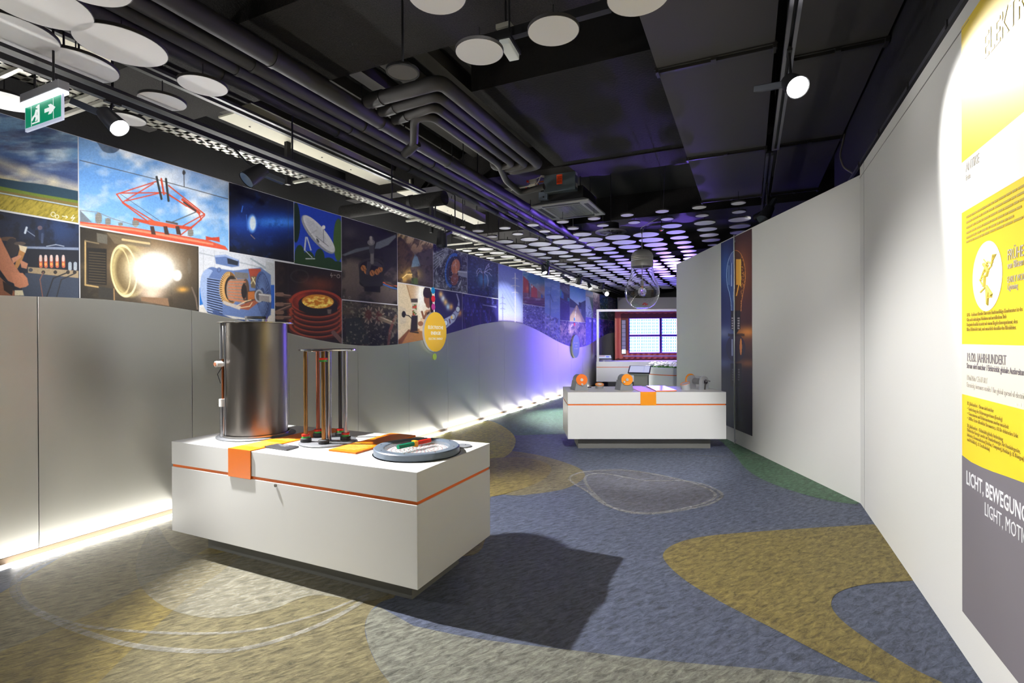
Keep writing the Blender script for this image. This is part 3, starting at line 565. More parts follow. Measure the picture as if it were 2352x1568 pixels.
def furnace(p):
    p.fill((28, 22, 24)); p.noise(60, 70, (60, 42, 36), .5, .75, .6, 2); p.line([(738, 890), (742, 1400)], 2, (60, 50, 48), .8); p.ringe(830, 990, 70, 50, 10, (48, 44, 46), .8)
    p.glow(1000, 1060, 120, 60, (150, 70, 40), .55); p.glow(900, 1040, 60, 40, (110, 60, 46), .4)
    c1, c2 = (150, 66, 44), (76, 34, 28)
    p.poly([(752, 1190), (1165, 1190), (1165, 1480), (1100, 1500), (900, 1480), (770, 1420)], (40, 22, 22))
    for k in range(6): p.ringe(962, 1190+k*40, 206, 92, 26, c2, 1, 2, 0, 185); p.ringe(962, 1184+k*40, 206, 92, 10, c1, 1, 2, 0, 185)
    p.ell(962, 1195, 212, 98, (150, 58, 40), 1, .03, 2); p.ell(962, 1200, 190, 86, (88, 30, 26), 1, .05, 2); p.glow(850, 1180, 60, 60, (200, 70, 46), .7)
    p.ell(978, 1210, 158, 74, (40, 34, 36), 1, .03, 2); p.poly([(822, 1200), (1134, 1215), (1130, 1270), (1060, 1300), (900, 1295), (825, 1260)], (34, 30, 32)); p.ell(976, 1192, 128, 56, (206, 130, 40), 1, .05, 2); p.noise(26, 12, (255, 226, 120), .48, .62, 0, 3)
    n = fbm(p.x/26, p.y/12, 3); m = ((p.x-976)/122)**2+((p.y-1198)/46)**2 < 1; p.put(m*np.clip((n-.4)/.25, 0, 1), (255, 232, 120)); p.put(m*np.clip((.42-n)/.15, 0, 1), (200, 110, 26)); p.poly([(1050, 1255), (1085, 1255), (1080, 1290), (1055, 1290)], (110, 98, 90))
    for y0, y1 in ((1135, 1150), (1215, 1215), (1280, 1230), (1320, 1320)): p.line([(630, y0), (755, y1)], 26, (74, 56, 52)); p.line([(630, y0-6), (755, y1-6)], 7, (150, 120, 104)); p.line([(650, y0), (690, y0)], 32, (120, 92, 78))
    p.line([(1100, 1440), (1165, 1510)], 34, (110, 84, 78)); p.ringe(1140, 990, 12, 13, 4, (180, 170, 160)); p.line([(1085, 965), (1078, 985), (1092, 982), (1084, 1000)], 4, (180, 170, 160)); p.line([(1102, 982), (1118, 982)], 4, (180, 170, 160))
def turbine(p):
    p.grad(p.V, [(0, (66, 58, 50)), (.4, (50, 46, 42)), (1, (24, 24, 26))]); p.noise(70, 60, (96, 82, 64), .52, .75, .55, 2); p.noise(40, 50, (16, 18, 22), .5, .65, .6, 5)
    for cx, cy, rx, ry in ((1380, 1300, 42, 66), (1465, 1310, 42, 66)):
        p.ell(cx, cy, rx, ry, (88, 76, 66)); p.ell(cx, cy, rx*.6, ry*.62, (84, 44, 38))
        for k in range(20): t = k*.314; p.line([(cx+rx*.75*math.cos(t), cy+ry*.75*math.sin(t)), (cx+rx*1.1*math.cos(t), cy+ry*1.1*math.sin(t))], 7, (160, 142, 120) if k % 2 else (60, 52, 46))
    p.line([(1470, 1325), (1570, 1365)], 32, (120, 104, 88)); p.line([(1480, 1318), (1570, 1354)], 8, (190, 170, 146)); p.line([(1540, 1540), (1555, 1420), (1600, 1310)], 22, (104, 66, 56)); p.poly([(1200, 1330), (1300, 1320), (1370, 1440), (1400, 1530), (1200, 1530)], (38, 42, 42)); p.noise(16, 16, (126, 120, 100), .6, .72, .8, 8)
    p.line([(1180, 1200), (1600, 1250)], 3, (120, 110, 90), .5)
def dam(p):
    p.grad(p.V, [(0, (196, 168, 132)), (.2, (152, 122, 94)), (.4, (84, 72, 66)), (1, (58, 50, 46))]); p.noise(40, 18, (226, 200, 160), .55, .75, 0, 2)
    p.poly([(118, 500), (160, 520), (220, 600), (255, 650), (240, 760), (118, 860)], (84, 64, 42)); p.noise(18, 60, (46, 34, 26), .5, .62, .6, 4, 4, 30); p.poly([(262, 640), (290, 625), (398, 590), (398, 740), (280, 720)], (70, 62, 60)); p.poly([(255, 640), (275, 660), (300, 735), (225, 745), (235, 690)], (104, 128, 150)); p.poly([(250, 740), (310, 738), (370, 780), (398, 870), (250, 850)], (66, 58, 54))
    p.glow(230, 800, 60, 40, (232, 184, 96), .95); p.glow(170, 840, 30, 30, (220, 170, 80), .8); p.poly([(215, 745), (270, 742), (280, 850), (240, 850), (228, 800)], (92, 78, 62)); p.line([(155, 830), (190, 800), (230, 800)], 7, (255, 220, 140)); p.poly([(225, 830), (275, 830), (280, 880), (225, 880)], (70, 86, 40)); p.noise(30, 30, (26, 22, 22), .55, .75, .5, 7)
def tunnel(p):
    p.fill((74, 78, 88)); p.noise(30, 30, (28, 30, 38), .48, .62, .8, 2); p.noise(12, 26, (150, 154, 160), .6, .72, .8, 5)
    for k in range(6): p.line([(405, 640+k*26), (520, 590+k*10)], 6, (158, 164, 172), .8)
    p.ell(565, 770, 66, 140, (36, 44, 70), 1, .04, 6); p.ringe(560, 770, 60, 128, 12, (40, 90, 170), 1, 6, 90, 290); p.ell(575, 770, 48, 112, (34, 26, 26), 1, .05, 6); p.ell(580, 740, 34, 62, (170, 104, 62), 1, .08, 8); p.ell(572, 840, 30, 50, (120, 70, 46), 1, .1, 8); p.line([(578, 690), (585, 790)], 6, (210, 140, 92)); p.poly([(600, 770), (675, 775), (675, 830), (600, 810)], (136, 142, 156)); p.line([(600, 778), (675, 786)], 7, (190, 196, 206)); p.line([(600, 900), (625, 850)], 6, (190, 194, 200)); p.noise(9, 9, (180, 186, 196), .64, .74, .7, 8)
def tesla(p):
    p.grad(p.V, [(0, (50, 58, 74)), (.5, (44, 62, 96)), (1, (28, 36, 84))]); p.noise(60, 160, (20, 24, 36), .5, .7, .7, 3); p.glow(525, 1060, 110, 130, (70, 140, 200), .85); p.line([(525, 930), (525, 1250)], 26, (70, 62, 84)); p.ell(525, 910, 34, 18, (90, 90, 110))
    l = (214, 210, 240)
    for q in ([(500, 930), (470, 850), (430, 840), (390, 900), (385, 940)], [(500, 930), (450, 890), (410, 940), (395, 990)], [(545, 920), (570, 850), (590, 800), (640, 740)], [(545, 920), (600, 880), (650, 850), (690, 870)], [(545, 930), (600, 980), (622, 1080), (612, 1190)], [(560, 900), (640, 930), (690, 990)], [(575, 840), (640, 800), (625, 760)]): p.line(q, 6, l); p.line(q, 16, l, .25, 16)
    [p.line([(220, 760+k*150), (810, 860+k*120)], 5, (70, 86, 120), .6) for k in range(4)]; p.noise(26, 20, (86, 110, 170), .56, .72, .5, 6)
def pylons(p):
    p.grad(p.V, [(0, (92, 104, 176)), (.5, (136, 150, 212)), (.85, (176, 184, 226)), (.97, (176, 170, 210)), (1, (70, 60, 110))])
    [p.line([(820, 900+k*40), (1160, 1500+k*40)], 3, (90, 96, 150), .6) for k in range(0, 8, 3)]
    for cx, y0, y1, w in ((1162, 935, 2700, 26), (912, 1350, 2700, 18)):
        p.line([(cx, y0), (cx, y1)], w*.55, (214, 206, 206) if cx > 1000 else (104, 108, 150), .85)
        n = 26; [p.line([(cx-w*(.3+i/n), y0+(y1-y0)*i/n), (cx+w*(.3+i/n), y0+(y1-y0)*(i+1)/n)], 4, (190, 186, 200) if cx > 1000 else (96, 98, 140), .8) for i in range(n)]
        for k, ww in ((.06, 55), (.145, 80), (.22, 60)): yy = y0+(y1-y0)*k; p.line([(cx-ww*w/26, yy), (cx, yy-14), (cx+ww*w/26, yy+8)], 10, (214, 206, 206) if cx > 1000 else (96, 98, 140), .9)
def container_train(p):
    p.grad(p.V, [(0, (60, 116, 176)), (.5, (120, 140, 160)), (.7, (110, 70, 90)), (1, (74, 40, 80))]); p.noise(120, 70, (170, 180, 190), .5, .7, .6, 2); p.glow(1720, 1260, 120, 90, (180, 130, 110), .8)
    p.poly([(1320, 990), (1430, 1090), (1440, 1330), (1320, 1320)], (158, 60, 52)); p.poly([(1480, 1150), (1600, 1250), (1610, 1440), (1480, 1410)], (182, 78, 66)); p.poly([(1610, 1270), (1680, 1340), (1680, 1430), (1610, 1430)], (156, 126, 100)); p.poly([(1680, 1350), (1710, 1370), (1710, 1430), (1680, 1430)], (50, 100, 170)); p.line([(1440, 1140), (1440, 1400)], 20, (74, 40, 50))
    [p.line([(1320, 1400+k*40), (1750, 1440+k*24)], 7, (150, 90, 120) if k % 2 else (60, 30, 60), .7) for k in range(4)]; p.glow(1405, 1240, 26, 60, (240, 150, 80), .6); p.ell(1500, 1200, 12, 24, (230, 220, 214))
def crowd(p):  # violet light falling on the far mural is painted into these colours
    p.grad(p.V, [(0, (92, 96, 170)), (.5, (104, 100, 184)), (1, (116, 104, 206))]); p.noise(24, 14, (44, 42, 100), .48, .62, .7, 2); p.noise(20, 26, (190, 186, 232), .58, .7, .8, 5); p.noise(60, 90, (150, 140, 220), .5, .7, .4, 8)
def windmills(p):  # the lower part carries painted violet light
    p.grad(p.V, [(0, (104, 136, 196)), (.6, (126, 150, 214)), (.75, (140, 140, 214)), (1, (116, 104, 206))]); p.noise(120, 60, (186, 196, 226), .55, .75, .4, 2)
    p.line([(1862, 1360), (1860, 2400)], 11, (90, 104, 156)); p.line([(1790, 1370), (1870, 1366)], 9, (70, 80, 130)); p.line([(1866, 1366), (1880, 1210)], 8, (90, 110, 170)); p.line([(1868, 1368), (1915, 1510)], 8, (60, 70, 120)); p.noise(30, 50, (80, 70, 150), .6, .7, 0, 4)
    m = (p.V > .62); p.put(m*np.clip((fbm(p.x/30, p.y/26, 6)-.5)/.15, 0, 1), (70, 64, 130), .8); p.put(m*np.clip((fbm(p.x/24, p.y/30, 9)-.58)/.1, 0, 1), (214, 200, 240), .8)
def station(p):  # violet light painted over the lower half
    p.fill((62, 62, 84)); p.poly([(2050, 1160), (2250, 1200), (2250, 1380), (2050, 1260)], (98, 96, 116)); p.poly([(2060, 1260), (2130, 1330), (2130, 1450), (2060, 1420)], (54, 110, 190)); p.poly([(2065, 1250), (2082, 1265), (2082, 1410), (2065, 1400)], (70, 170, 170)); p.poly([(2210, 1420), (2250, 1450), (2250, 1530), (2210, 1500)], (70, 170, 170)); p.line([(2060, 1465), (2250, 1560)], 9, (160, 170, 200)); p.line([(2130, 1160), (2250, 1320)], 8, (150, 150, 170)); m = p.V > .45; p.put(m, (60, 54, 130), .75); p.noise(40, 30, (40, 36, 90), .5, .7, .5, 3)
def road(p):
    p.grad(p.V, [(0, (76, 150, 208)), (.35, (150, 196, 222)), (.5, (196, 206, 204)), (.54, (120, 130, 150)), (1, (170, 140, 130))])
    p.put((p.V > .36+.28*p.U) & (p.V < .62) , (50, 66, 90)); p.put((p.V > .62-.3*p.U) & (p.U > .72), (60, 78, 96)); p.put((p.V > .52) & (np.abs(p.U-.42) < (p.V-.5)*1.1), (196, 168, 124)); p.put((np.abs(p.U-.62) < .09) & (p.V > .42) & (p.V < .56), (28, 40, 60)); p.put((np.abs(p.U-.40+(p.V-.55)*.3) < .02) & (p.V > .55), (236, 226, 200))
def solarfield(p):
    p.grad(p.V, [(0, (130, 168, 200)), (.2, (196, 190, 180)), (.24, (120, 140, 130)), (1, (60, 110, 110))])
    for k in range(9): p.put((np.abs(p.U-.15-(k-2)*.16*(p.V+.05)) < .035+.02*p.V) & (p.V > .24), (196, 216, 214))
def building(p): p.grad(p.V, [(0, (190, 160, 150)), (.5, (150, 130, 140)), (1, (84, 70, 100))]); p.noise(20, 40, (220, 196, 186), .5, .65, .8, 2); p.noise(14, 20, (70, 56, 80), .55, .65, .7, 5)
def greens(p): p.grad(p.V, [(0, (92, 124, 200)), (.3, (70, 110, 150)), (1, (60, 92, 90))]); p.noise(24, 24, (40, 84, 46), .45, .6, .85, 2); p.noise(20, 40, (196, 210, 196), .6, .7, .8, 5)
def heap(p): p.grad(p.V, [(0, (100, 108, 140)), (1, (76, 72, 92))]); p.noise(20, 12, (200, 196, 200), .55, .68, .8, 2); p.noise(26, 18, (36, 32, 50), .5, .65, .7, 5)
def bluesky(p): p.grad(p.V, [(0, (96, 140, 196)), (1, (120, 150, 190))])
def woman(p):
    p.grad(p.U, [(0, (206, 190, 160)), (.45, (214, 192, 156)), (.6, (240, 226, 200)), (1, (250, 240, 222))])
    p.poly([(185, 880), (285, 890), (285, 1000), (215, 990)], (190, 158, 120)); p.glow(300, 980, 40, 120, (255, 252, 244), 1); p.line([(190, 890), (225, 1010)], 5, (150, 110, 70)); p.poly([(118, 1360), (118, 1330), (230, 1230), (330, 1240), (330, 1340)], (168, 116, 72)); p.poly([(118, 1250), (180, 1230), (118, 1330)], (216, 196, 166)); p.poly([(118, 1330), (205, 1240), (215, 1245), (150, 1355), (118, 1360)], (120, 72, 44)); p.poly([(300, 1150), (330, 1150), (330, 1260), (290, 1250)], (226, 196, 160))
    p.poly([(135, 1055), (182, 1075), (182, 1190), (135, 1200)], (196, 182, 158)); p.ell(165, 1120, 16, 26, (30, 28, 30)); p.line([(165, 1122), (205, 1132), (235, 1160), (250, 1220)], 7, (30, 28, 30))
    p.poly([(226, 1000), (274, 1000), (270, 1130), (232, 1130)], (206, 196, 176)); p.poly([(222, 995), (276, 995), (276, 1025), (224, 1025)], (70, 62, 60)); p.noise(14, 14, (90, 120, 50), .5, .6, 0, 2)
    m = (p.x > 232) & (p.x < 270) & (p.y > 1040) & (p.y < 1130); n = fbm(p.x/12, p.y/12, 4); p.put(m*(n > .45), (70, 110, 46)); p.put(m*(n > .6), (190, 60, 50)); p.poly([(228, 1130), (276, 1130), (276, 1255), (218, 1255)], (44, 40, 44)); p.line([(218, 1258), (280, 1268)], 12, (60, 46, 44))
    sk = (132, 84, 64); p.poly([(330, 1100), (345, 1085), (392, 1080), (405, 1160), (400, 1240), (345, 1240)], (196, 150, 110)); p.poly([(345, 985), (385, 990), (382, 1050), (365, 1075), (345, 1060), (334, 1020)], sk); p.ell(352, 950, 32, 54, (44, 34, 34)); p.line([(378, 950), (384, 1040), (395, 1130)], 24, (44, 34, 34)); p.ell(348, 1000, 22, 40, sk); p.ell(356, 965, 28, 26, (40, 30, 32)); p.line([(310, 1100), (325, 1150), (350, 1110)], 16, sk); p.line([(325, 1150), (345, 1160)], 14, sk); p.ell(300, 1195, 22, 20, (156, 104, 78)); p.poly([(352, 1110), (372, 1090), (372, 1180), (350, 1180)], (50, 40, 44))
def ledstrip(p):
    p.fill((42, 38, 92)); p.glow(520, 1000, 120, 120, (26, 24, 60), .7)
    for x, y, c in ((462, 960, (236, 190, 120)), (480, 995, (226, 236, 246)), (500, 1025, (246, 200, 120)), (520, 1060, (180, 220, 250)), (545, 1060, (240, 186, 100)), (590, 1110, (230, 180, 110)), (614, 1110, (226, 160, 90))): p.glow(x, y, 16, 26, c, .95)
    p.poly([(478, 1165), (540, 1130), (590, 1075), (606, 1000), (612, 1040), (608, 1110), (570, 1180), (500, 1235), (478, 1240)], (168, 176, 210)); p.line([(590, 960), (604, 1010)], 10, (150, 150, 180))
    for x, y in ((500, 1190), (560, 1140), (598, 1080)): p.ell(x, y, 15, 22, (220, 232, 244)); p.ringe(x, y, 17, 24, 4, (70, 66, 110))
    p.ell(548, 1145, 8, 14, (240, 200, 110)); p.line([(530, 1160), (535, 1190)], 9, (70, 40, 70))
def server(p):
    p.fill((34, 32, 92)); p.noise(50, 90, (52, 48, 130), .45, .7, .8, 2); p.noise(14, 30, (92, 100, 200), .62, .72, .6, 5); p.noise(30, 70, (18, 18, 52), .52, .66, .7, 7); p.line([(800, 1045), (905, 1062)], 8, (150, 156, 200), .8); [p.line([(640+k*70, 1080), (660+k*60, 1260)], 8, (110, 70, 110), .4) for k in range(4)]
def citynight(p): p.grad(p.V, [(0, (110, 92, 150)), (.4, (220, 180, 190)), (1, (130, 110, 210))]); p.noise(24, 60, (60, 44, 110), .5, .64, .7, 2); p.noise(18, 30, (255, 226, 220), .6, .7, .8, 5)  # violet light from the far end is mixed into the gradient
def chefs(p):  # violet light painted in as the ground colour
    p.grad(p.V, [(0, (96, 92, 190)), (1, (128, 112, 226))]); p.glow(1700, 1950, 120, 60, (150, 90, 160), .6); p.noise(30, 30, (180, 170, 246), .55, .7, .6, 3)
    for u in (.3, .6, .85): p.put(((p.U-u)/.08)**2+((p.V-.12)/.06)**2 < 1, (220, 214, 255))
def lights(p): p.fill((84, 66, 150)); p.noise(20, 80, (200, 120, 200), .5, .65, .8, 2); p.noise(14, 50, (170, 160, 240), .55, .68, .8, 6); p.noise(24, 30, (36, 28, 80), .55, .7, .7, 9)

ZM = 2.004
picture('photo print of storm sky over a ripe field, leftmost of the upper row', -160, 181.5, ZTOP-.004, ZS+.014, sky_field, C5)
picture('photo print of a red rail pantograph against a cloudy blue sky', 181.5, 526, ZTOP-.004, ZS, pantograph, C5)
picture('photo print of a glowing blue ion engine on black', 526, 675.5, ZTOP-.004, ZS-.01, blue_engine, C6)
picture('photo print of a white dish antenna against deep blue sky', 675.5, 784.5, ZTOP-.004, ZS-.018, dish, C6)
picture('photo print of a small black motor with a propeller', 784.5, 912.5, ZTOP-.004, ZM, prop_motor, C6)
picture('photo print of a dam lit at dusk between rocks', 912.5, 995, ZTOP-.004, 2.325, dam, C7)
picture('photo print of a copper coloured machine core inside a tunnel', 995, 1073, ZTOP-.004, 2.325, tunnel, C7)
picture('photo print of a coil throwing violet lightning', 1073, 1144.5, ZTOP-.004, 2.32, tesla, C8)
picture('photo print of two power pylons on a pale blue sky', 1144.5, 1200.5, ZTOP-.004, None, pylons, C8)
picture('photo print of a train of red containers under sunset clouds', 1200.5, 1251, ZTOP-.004, 2.30, container_train, C8)
picture('photo print of wind turbines on blue sky above trees', 1251, 1286, ZTOP-.004, None, windmills, C8)
picture('photo print of a dark station hall with turquoise windows', 1286, 1308.5, ZTOP-.004, 2.02, station, C8, dens=1.0)
picture('photo print of a road running to the horizon', 1308.5, 1345, ZTOP-.004, 2.02, road, C8, dens=1.0)
picture('photo print of rows of solar panels on a field', 1345, 1362, ZTOP-.004, 2.2, solarfield, C8, dens=1.0)
picture('photo print of a pale building front, far along the mural', 1362, 1377.5, ZTOP-.004, 2.2, building, C8, dens=1.0)
picture('photo print of green leaves by water, far end of the mural', 1377.5, 1396, ZTOP-.004, 2.2, greens, C8, dens=1.0)
picture('photo print of a grey rubble heap, far end of the mural', 1396, 1414, ZTOP-.004, 2.2, heap, C8, dens=1.0)
picture('plain blue sky print at the very end of the mural', 1414, 1424, ZTOP-.004, 2.2, bluesky, C8, dens=1.0)
picture('photo print of a guitarist beside a glowing valve amplifier', -160, 183, ZS+.008, None, guitarist, C5)
picture('photo print of a blazing projector lamp bulb', 183, 457, ZS-.006, None, lamp, C5)
picture('photo print of a cut open blue electric motor', 457, 630.5, ZS-.012, None, motor, C6)
picture('photo print of molten metal in a coil furnace', 630.5, 785, ZS-.022, None, furnace, C6)
picture('photo print of turbine wheels in a dim workshop', 785, 913.5, ZM-.006, None, turbine, C6)
picture('photo print of a woman using a blender beside a socket', 913.5, 998, 2.319, None, woman, C7)
picture('photo print of a curled strip of small lamps on dark blue', 998, 1061.5, 2.319, None, ledstrip, C7)
picture('photo print of dim blue server racks', 1061.5, 1144.5, 2.314, None, server, C7)
picture('print of a dense crowd, violet light painted in, beneath the container train', 1200.5, 1251, 2.294, None, crowd, C8)
picture('bright print of a lit city street beneath station and road', 1286, 1345, 2.014, None, citynight, C8, dens=1.0)
picture('print of cooks in white hats, violet light painted in, near the far end', 1345, 1377.5, 2.194, None, chefs, C8, dens=1.0)
picture('print of streaking coloured lights at the far end', 1377.5, 1424, 2.194, None, lights, C8, dens=1.0)

# ---- round signs on the mural
def round_sign(cpx, rad, col, lines, label, dots, edge):
    c = atx(cpx[0], cpx[1], XW+0.03); t = thing('round_sign', (XW+0.01, c[1], c[2]), label, 'sign')
    n = 56; mb = MB().cyl((XW+0.0075, c[1], c[2]), (XW+0.045, c[1], c[2]), rad, n=n); mb.build('disc', mat('sign side grey', rgb(170, 170, 172), 0.5), t, smooth=40)
    MB().cyl((XW+0.0451, c[1], c[2]), (XW+0.047, c[1], c[2]), rad*0.998, n=n).build('sign_face', col, t, smooth=40)
    for txt, dz, sz, b in lines: text(txt, sz, (XW+0.0475, c[1], c[2]+dz), (0, 1, 0), (0, 0, 1), mat('sign lettering white', rgb(250, 250, 240), 0.6), t, 'CENTER', b)
    if not lines:
        for dz, w_ in ((.07, .36), (-.01, .2), (-.09, .32)): dashes(1, w_, .07, (XW+.0474, c[1]-w_/2, c[2]+dz), (0, 1, 0), (0, 0, 1), mat('sign lettering white', rgb(250, 250, 240), 0.6), t, rag=0)
    for (px, py), r, cc, nm in dots:
        q = atx(px, py, XW+0.012); o = MB().cyl((XW+0.0075, q[1], q[2]), (XW+0.012, q[1], q[2]), r, n=28).build('colour_dot', mat('dot '+nm, cc, 0.5), None, smooth=40)
        tag(o, f'small {nm} dot on the mural wall {edge}', 'wall dot', 'colour dots at the signs')
round_sign((999, 762), 0.313, mat('sign yellow', rgb(250, 200, 36), 0.5), [('ELEKTRISCHE', 0.045, 0.072, .012), ('ENERGIE', -0.045, 0.072, .012), ('ELECTRIC ENERGY', -0.125, 0.048, 0)],
    'yellow round sign with white lettering on the mural wall', [((995, 667), .052, rgb(0, 136, 196), 'blue'), ((995.5, 686), .052, rgb(222, 40, 48), 'red'), ((995.5, 704.5), .052, rgb(190, 60, 140), 'magenta'), ((999, 819), .052, rgb(176, 208, 70), 'green')], 'at the yellow round sign')
round_sign((1322, 795), 0.33, mat('sign pale blue', rgb(186, 206, 220), 0.5), [],
    'pale blue round sign far along the mural wall', [((1320, 745), .05, rgb(214, 40, 52), 'crimson'), ((1319.5, 733), .05, rgb(0, 128, 190), 'cyan')], 'above the pale blue sign')

# ================================================================== CEILING THINGS
# ---- hanging discs: one lattice
DZ = 3.31
def disc_mesh(d):
    r = d/2; me_b = MB().lathe([(0.0005, 0.0), (r-.006, 0.0), (r, 0.004), (r, 0.02), (r-.004, 0.022), (0.0005, 0.022)], n=40)
    return me_b
_dm = {}
def ceiling_disc(x, y, d, label, rod=True):
    t = thing('ceiling_disc', (x, y, DZ), label, 'ceiling disc', 'white discs hanging below the ceiling')
    key = round(d, 3)
    if key not in _dm:
        r = d/2
        a = MB().lathe([(0.0005, 0), (r-.005, 0), (r-.003, 0.003), (0.0005, 0.003)], n=40).build('tmp', DISC, None, smooth=40)
        b = MB().lathe([(r-.003, 0.0005), (r, 0.002), (r, 0.02), (0.0005, 0.022), (0.0005, 0.004), (r-.003, 0.004)], n=40).build('tmp', RIM, None, smooth=40)
        c = MB().cyl((0, 0, 0.02), (0, 0, 0.16), 0.004, n=6).build('tmp', BLACKM, None)
        _dm[key] = (a.data, b.data, c.data)
        for o in (a, b, c): bpy.data.objects.remove(o)
    for nm, me in zip(('panel', 'rim', 'hanger_rod'), _dm[key]):
        o = bpy.data.objects.new(nm, me); COL.objects.link(o); o.parent = t
    return t
near = [(-3.457, 1.418, .48, 'largest white disc at the top left corner above the exit sign'), (-3.923, 1.477, .46, 'white disc cut by the left picture edge above the exit sign'),
        (-3.487, 1.84, .48, 'large white disc, third back in the near cluster at upper left'), (-4.0, 1.84, .46, 'glossy white disc directly above the exit sign'),
        (-3.51, 2.37, .316, 'mid sized white disc, rightmost of the near cluster at upper left'), (-4.015, 2.394, .316, 'mid sized white disc above the lit spotlight at upper left'),
        (-5.07, 1.88, .40, 'bright white disc behind the exit sign at the left edge'), (-4.6, 2.46, .27, 'white disc half hidden behind the lit left spotlight'), (-3.03, 1.42, .42, 'white disc barely showing at the top edge, upper left'),
        (-1.485, 2.28, .31, 'white disc at the top edge, middle, left of its group'), (-1.037, 2.831, .305, 'white disc right of the emergency lamp, nearest to it'),
        (-1.534, 2.837, .305, 'white disc half covering the emergency lamp'), (-0.526, 2.74, .33, 'white disc at the top edge beside the dark ceiling panels'), (-0.09, 2.80, .30, 'white disc cut by the top edge under the dark panels')]
for x, y, d, l in near: ceiling_disc(x, y, d, l)
_sz = {'S': (.19, 'small'), 'M': (.32, 'mid sized'), 'L': (.44, 'large')}
rowsz = ['S', 'S', 'M', 'L', 'L', 'L', 'M', 'M', 'M', 'L', 'L', 'L', 'L', 'L', 'M', 'L', 'L', 'L', 'M', 'L', 'L', 'L', 'L']
for j, rs in enumerate(rowsz):
    y = 7.46+0.513*j
    for i in range(9):
        x = -4.075+0.4945*i-0.012*min(j, 6)/6
        if j == 2 and i in (4, 5): continue
        if i >= 7 and j > 7: continue            # behind the angled wall
        if i == 6 and j > 13: continue
        k = rs
        if i >= 6 and k == 'L' and j < 9: k = 'M'
        if i >= 6 and j in (6, 7, 8): k = 'M' if i == 6 else 'S'
        d, w = _sz[k]
        ceiling_disc(x, y, d, f'{w} white disc, {ORD[j]} row of the far array, {ORD[i]} from the mural side')
ci = 0
for j in range(3, 23):
    y = 7.46+0.513*j
    for i, x in enumerate((-5.17, -4.745)):
        if i == 0 and 6 <= j <= 8: continue
        k = ('S' if j < 6 else 'M' if j < 9 else 'L') if i == 0 else ('M' if j < 6 else 'S' if j < 9 else 'M' if j < 12 else 'L')
        d, w = _sz[k]
        ceiling_disc(x, y, d, f'{w} bright disc over the mural, {ORD[j-3]} row, {"behind" if i == 0 else "beside"} the track')
# carrier rails for the discs over the mural (pale profiles running across)
for j in range(2, 22):
    y = 7.46+0.513*j+0.12
    o = MB().box((-5.5, y, 3.37), (-4.84, y+0.03, 3.395)).build('carrier_rail', LIGHTM); o.location = (0, 0, 0)
    MB().cyl((-5.3, y+.017, 3.4), (-5.3, y+.017, 4.5), 0.008, n=6).build('hanger_rod', BLACKM, o)
    tag(o, f'pale carrier rail across the space above the mural, {ORD[j-2]} from the near end', 'rail', 'carrier rails above the mural')
for q, (y, xa, xb) in enumerate(((1.62, -5.3, -4.25), (1.74, -5.3, -4.2), (2.16, -5.2, -4.35), (2.26, -5.2, -4.3))):
    o = MB().box((xa, y, 3.36), (xb, y+0.03, 3.385)).build('carrier_rail', LIGHTM); MB().cyl((xa+.3, y+.015, 3.385), (xa+.3, y+.015, 4.5), 0.008, n=6).build('hanger_rod', BLACKM, o)
    tag(o, f'pale carrier rail near the exit sign, {ORD[q]} from the camera', 'rail', 'carrier rails near the exit sign')

# ---- tracks
TA, TB = atz(217, 219, 3.2), atz(1371, 656, 3.2); tdir = (TB-TA)/np.linalg.norm(TB-TA)
def track_pt(y, z=3.2): return TA+tdir*((y-TA[1])/tdir[1])+np.array([0, 0, z-3.2])
t = thing('lighting_track', track_pt(7), 'long black lighting track along the top of the mural wall', 'track')
a, b = track_pt(-3.5), track_pt(20.5)
sx = np.cross(tdir, ZV)
MB().obox((a+b)/2+np.array([0, 0, 0.02]), (tdir, sx, ZV), (np.linalg.norm(b-a)/2, 0.022, 0.02)).build('rail', BLACKM, t)
MB().obox((a+b)/2+np.array([0, 0, 0.075]), (tdir, sx, ZV), (np.linalg.norm(b-a)/2, 0.05, 0.012)).build('upper_channel', mat('track anthracite', rgb(26, 26, 30), 0.6), t)
MB().obox((a+b)/2+np.array([-0.10, 0, 0.11]), (tdir, sx, ZV), (np.linalg.norm(b-a)/2, 0.012, 0.014)).build('conduit', mat('conduit grey', rgb(70, 70, 70), 0.6), t)
for k in range(12):
    q = track_pt(0.5+k*1.6); MB().cyl(q+np.array([0, 0, .08]), (q[0], q[1], 4.5), 0.009, n=6).build('hanger_rod', BLACKM, t)
# perforated cable tray
t = thing('cable_tray', (-4.72, 5, 3.4), 'pale perforated cable tray running above the mural wall', 'cable tray')
TRAY = mat('perforated tray steel', rgb(190, 188, 174), 0.5, 0.2)
for k in range(5):
    y0 = -1.0+k*2.2; vs = MB()
    ny = 22
    for m_ in range(ny):   # bottom strip with slots between cross webs
        ya = y0+m_*0.1; vs.box((-4.80, ya, 3.40), (-4.58, ya+0.062, 3.402)); 
    vs.box((-4.80, y0, 3.40), (-4.77, y0+2.19, 3.402)); vs.box((-4.61, y0, 3.40), (-4.58, y0+2.19, 3.402)); vs.box((-4.705, y0, 3.40), (-4.675, y0+2.19, 3.402))
    vs.build('tray_bottom', TRAY, t)
    for x in (-4.80, -4.582): MB().box((x, y0, 3.40), (x+0.002, y0+2.19, 3.46)).build('tray_side', TRAY, t)
    MB().box((-4.9, y0+1.0, 3.37), (-4.5, y0+1.035, 3.395)).build('support_bracket', TRAY, t)
MB().tube([(-4.72, -1, 3.43), (-4.7, 4, 3.44), (-4.73, 10, 3.43)], 0.02, 8).build('cables', BLACKM, t)

